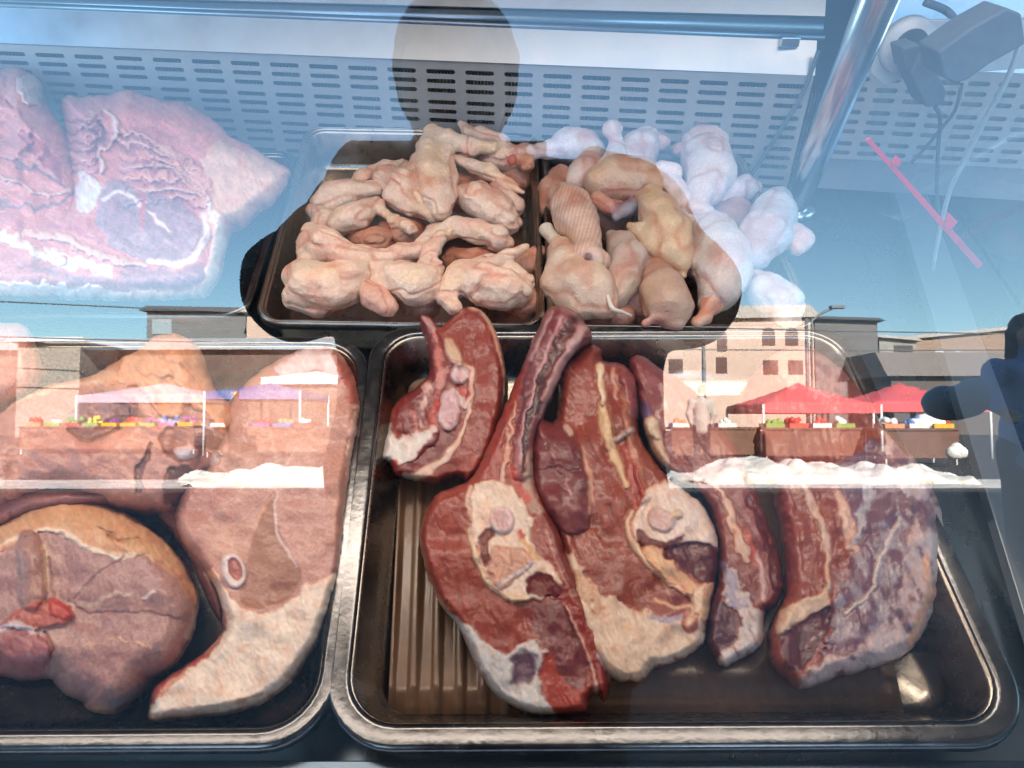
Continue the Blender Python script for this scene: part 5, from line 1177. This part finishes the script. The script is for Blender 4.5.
def dots(V, C):
    q = V - CAM; a = q @ Xv; b_ = q @ DV; m = ss(.1, .7, np.cos(2*math.pi*(a*.86+b_*.5)/.0062) * np.cos(2*math.pi*(b_*.86-a*.5)/.0062)) + ss(.1, .7, np.sin(2*math.pi*(a*.86+b_*.5)/.0062) * np.sin(2*math.pi*(b_*.86-a*.5)/.0062))
    return C * (1 + .30 * np.clip(m, 0, 1)[:, None])
LG('leg at the far left back of the legs tray pointing over the wings', [(533,152,.016,8),(540,150,.015,6.5),(552,149,.012,9),(568,146,.008,17),(584,147,.004,18),(594,152,.002,12)], skin=LP)
LG('upright knobbed drumstick end at the top back', [(608,128,.032,5),(616,128,.032,6.5)], [(612,131,.030,8),(617,142,.026,6.5),(617,156,.016,12),(612,172,.008,19)], skin=LP)
LG('round pale thigh at the back between the two drumsticks', [(646,140,.008,14),(640,150,.008,19),(632,166,.004,20)], [(658,130,.010,4),(662,142,.006,9)], skin=LP)
LG('small rounded thigh in front of the far back leg', [(590,166,.004,15),(586,176,.002,18),(576,182,.0,12)], skin=(222,198,186))
LG('brownish leg squeezed against the divider at the left', [(560,176,-.004,12),(552,192,-.006,15),(546,210,-.010,10)], skin=(198,154,130))
LG('tall pale drumstick standing at the back right', [(700,142,.010,18),(712,142,.010,17)], [(706,158,.016,25),(710,172,.020,25),(706,188,.022,19),(700,202,.022,11)], [(696,209,.020,10),(706,214,.018,10)], skin=LP)
LG('pale thigh behind the tall drumstick at the back right', [(688,134,.004,12),(696,138,.004,18),(716,136,.002,17)], [(680,150,.0,9),(686,140,.0,9)], skin=(222,196,200))
LG('drumstick end knob pointing up in the centre of the legs', [(662,170,.027,8.5),(673,172,.026,9)], [(669,178,.022,9),(676,192,.016,9.5),(684,206,.010,15),(694,220,.004,17)], skin=LP)
LG('small pale leg tips at the right of the tall drumstick', [(720,198,.0,10),(734,192,.0,13),(746,188,-.002,12),(756,188,-.004,7)], skin=(222,204,206))
LG('wide thigh lying across the centre with dark open underside', [(602,182,.010,18),(616,178,.014,22),(640,180,.014,22),(652,188,.010,15)], [('c',(206,150,128)), (598,200,.010,9),(608,207,.010,8)], [('c',(140,84,78)), (612,212,.004,6),(640,202,.004,6),(654,194,.004,4)], [('c',(158,160,176)), (616,217,.008,4.5),(628,210,.009,6.5),(636,205,.007,4)], skin=(206,172,146))
LG('patterned drumstick with its cut bone end facing the front', [(562,198,.014,15),(570,206,.020,20),(577,220,.023,21),(585,235,.024,15),(589,246,.025,13)], [(588,256,.026,16.5),(598,262,.022,13)], skin=(196,160,142), colfn=dots)
LG('thigh with a pointed flap of skin in the middle', [(650,200,.012,15),(660,216,.017,20),(668,236,.020,23),(676,252,.018,18),(682,264,.014,9),(684,275,.008,3)], [(630,227,.014,5),(640,232,.015,9),(652,244,.016,10),(668,260,.014,8)], [('c',(150,86,76)), (634,236,.008,4),(656,254,.006,7),(676,270,.004,4)], skin=(222,192,158))
LG('large left front thigh with a white knob at its top', [('c',(230,214,196)), (547,229,.006,7.5),(553,238,.006,7)], [(556,240,.004,7),(562,252,.005,14),(570,268,.008,23),(582,284,.010,26),(596,294,.008,22),(604,304,.004,15)], [(558,284,.0,18),(580,306,.0,15)], skin=(218,192,170))
LG('grey-skinned thigh next to the patterned drumstick', [(612,236,.004,7),(622,246,.006,15),(628,262,.009,20),(624,280,.007,19),(616,294,.002,14),(608,304,-.002,9)], skin=(200,180,168))
LG('grey-brown thigh at the front centre with ragged lower skin', [(650,262,.0,8),(656,276,.004,16),(662,292,.008,23),(668,308,.006,24),(668,318,.0,15)], [('c',(196,96,84)), (648,258,.006,6),(658,264,.008,7),(668,272,.006,5)], [('c',(214,180,168)), (646,323,.004,5),(660,318,.008,4),(676,324,.004,6)], skin=(190,158,138))
LG('large smooth pale thigh at the front right', [(706,222,.006,14),(714,236,.012,22),(722,254,.017,26),(724,274,.014,26),(718,292,.008,20),(708,304,.002,12)], [(694,244,.006,12),(700,266,.004,17)], skin=(214,198,192))
LG('narrow leg end beside the large smooth thigh', [(697,322,.002,7.5),(706,318,.003,7)], [(704,314,.003,7),(712,304,.004,10),(722,294,.002,11)], skin=(220,182,158))
LG('round pale thigh at the right side of the pile', [(778,200,.008,14),(774,214,.014,22),(764,234,.017,25),(752,252,.013,18),(742,264,.008,10)], skin=(214,206,208))
LG('short leg stub at the far right with a cut end', [(770,238,.006,11),(784,239,.008,9.5),(794,238,.009,12)], [('c',(232,206,196)), (797,232,.012,8),(803,240,.010,9.5),(798,248,.008,8)], skin=(222,210,208))
LG('flat thigh at the lower right corner of the tray', [(756,280,.0,12),(766,292,.001,19),(782,306,.0,21),(786,322,-.004,14)], skin=(214,206,208))
# the white tendon and the bone face
pts = [up(606,288,.020), up(609,300,.020), up(613,309,.018), up(622,312,.012), up(632,316,.006)]
mb = MB(); sp_ = spline(pts, 20); mb.tube(sp_, [0.0028 - .0018*abs(2*i/len(sp_)-.9)*.8 for i in range(len(sp_))], 8)
tag(mb.build('tendon', mat('white_sinew', (.75,.66,.58), .4), None, smooth=True), 'white strip of sinew hanging on the left front thigh', 'sinew')
vd = ray(592, 258); vd = vd / np.linalg.norm(vd); kc = up(592, 258, .024); q0 = kc - vd*.0130
bf = [(q0, q0 + vd*.002, .0128, .0128, (222,190,176)), (q0 - vd*.0100 + np.array([-.004,0,.001]), q0 - vd*.008+ np.array([-.004,0,.001]), .0042, .0042, (112,74,74)), (q0 - vd*.0082+np.array([.007,0,-.004]), q0+np.array([.007,0,-.004]), .0045, .0045, (232,206,150))]
body('bone_end', bf, .0012, .001, M['bone'], None, seed=3, label='round cut bone end of the patterned drumstick', cat='bone')
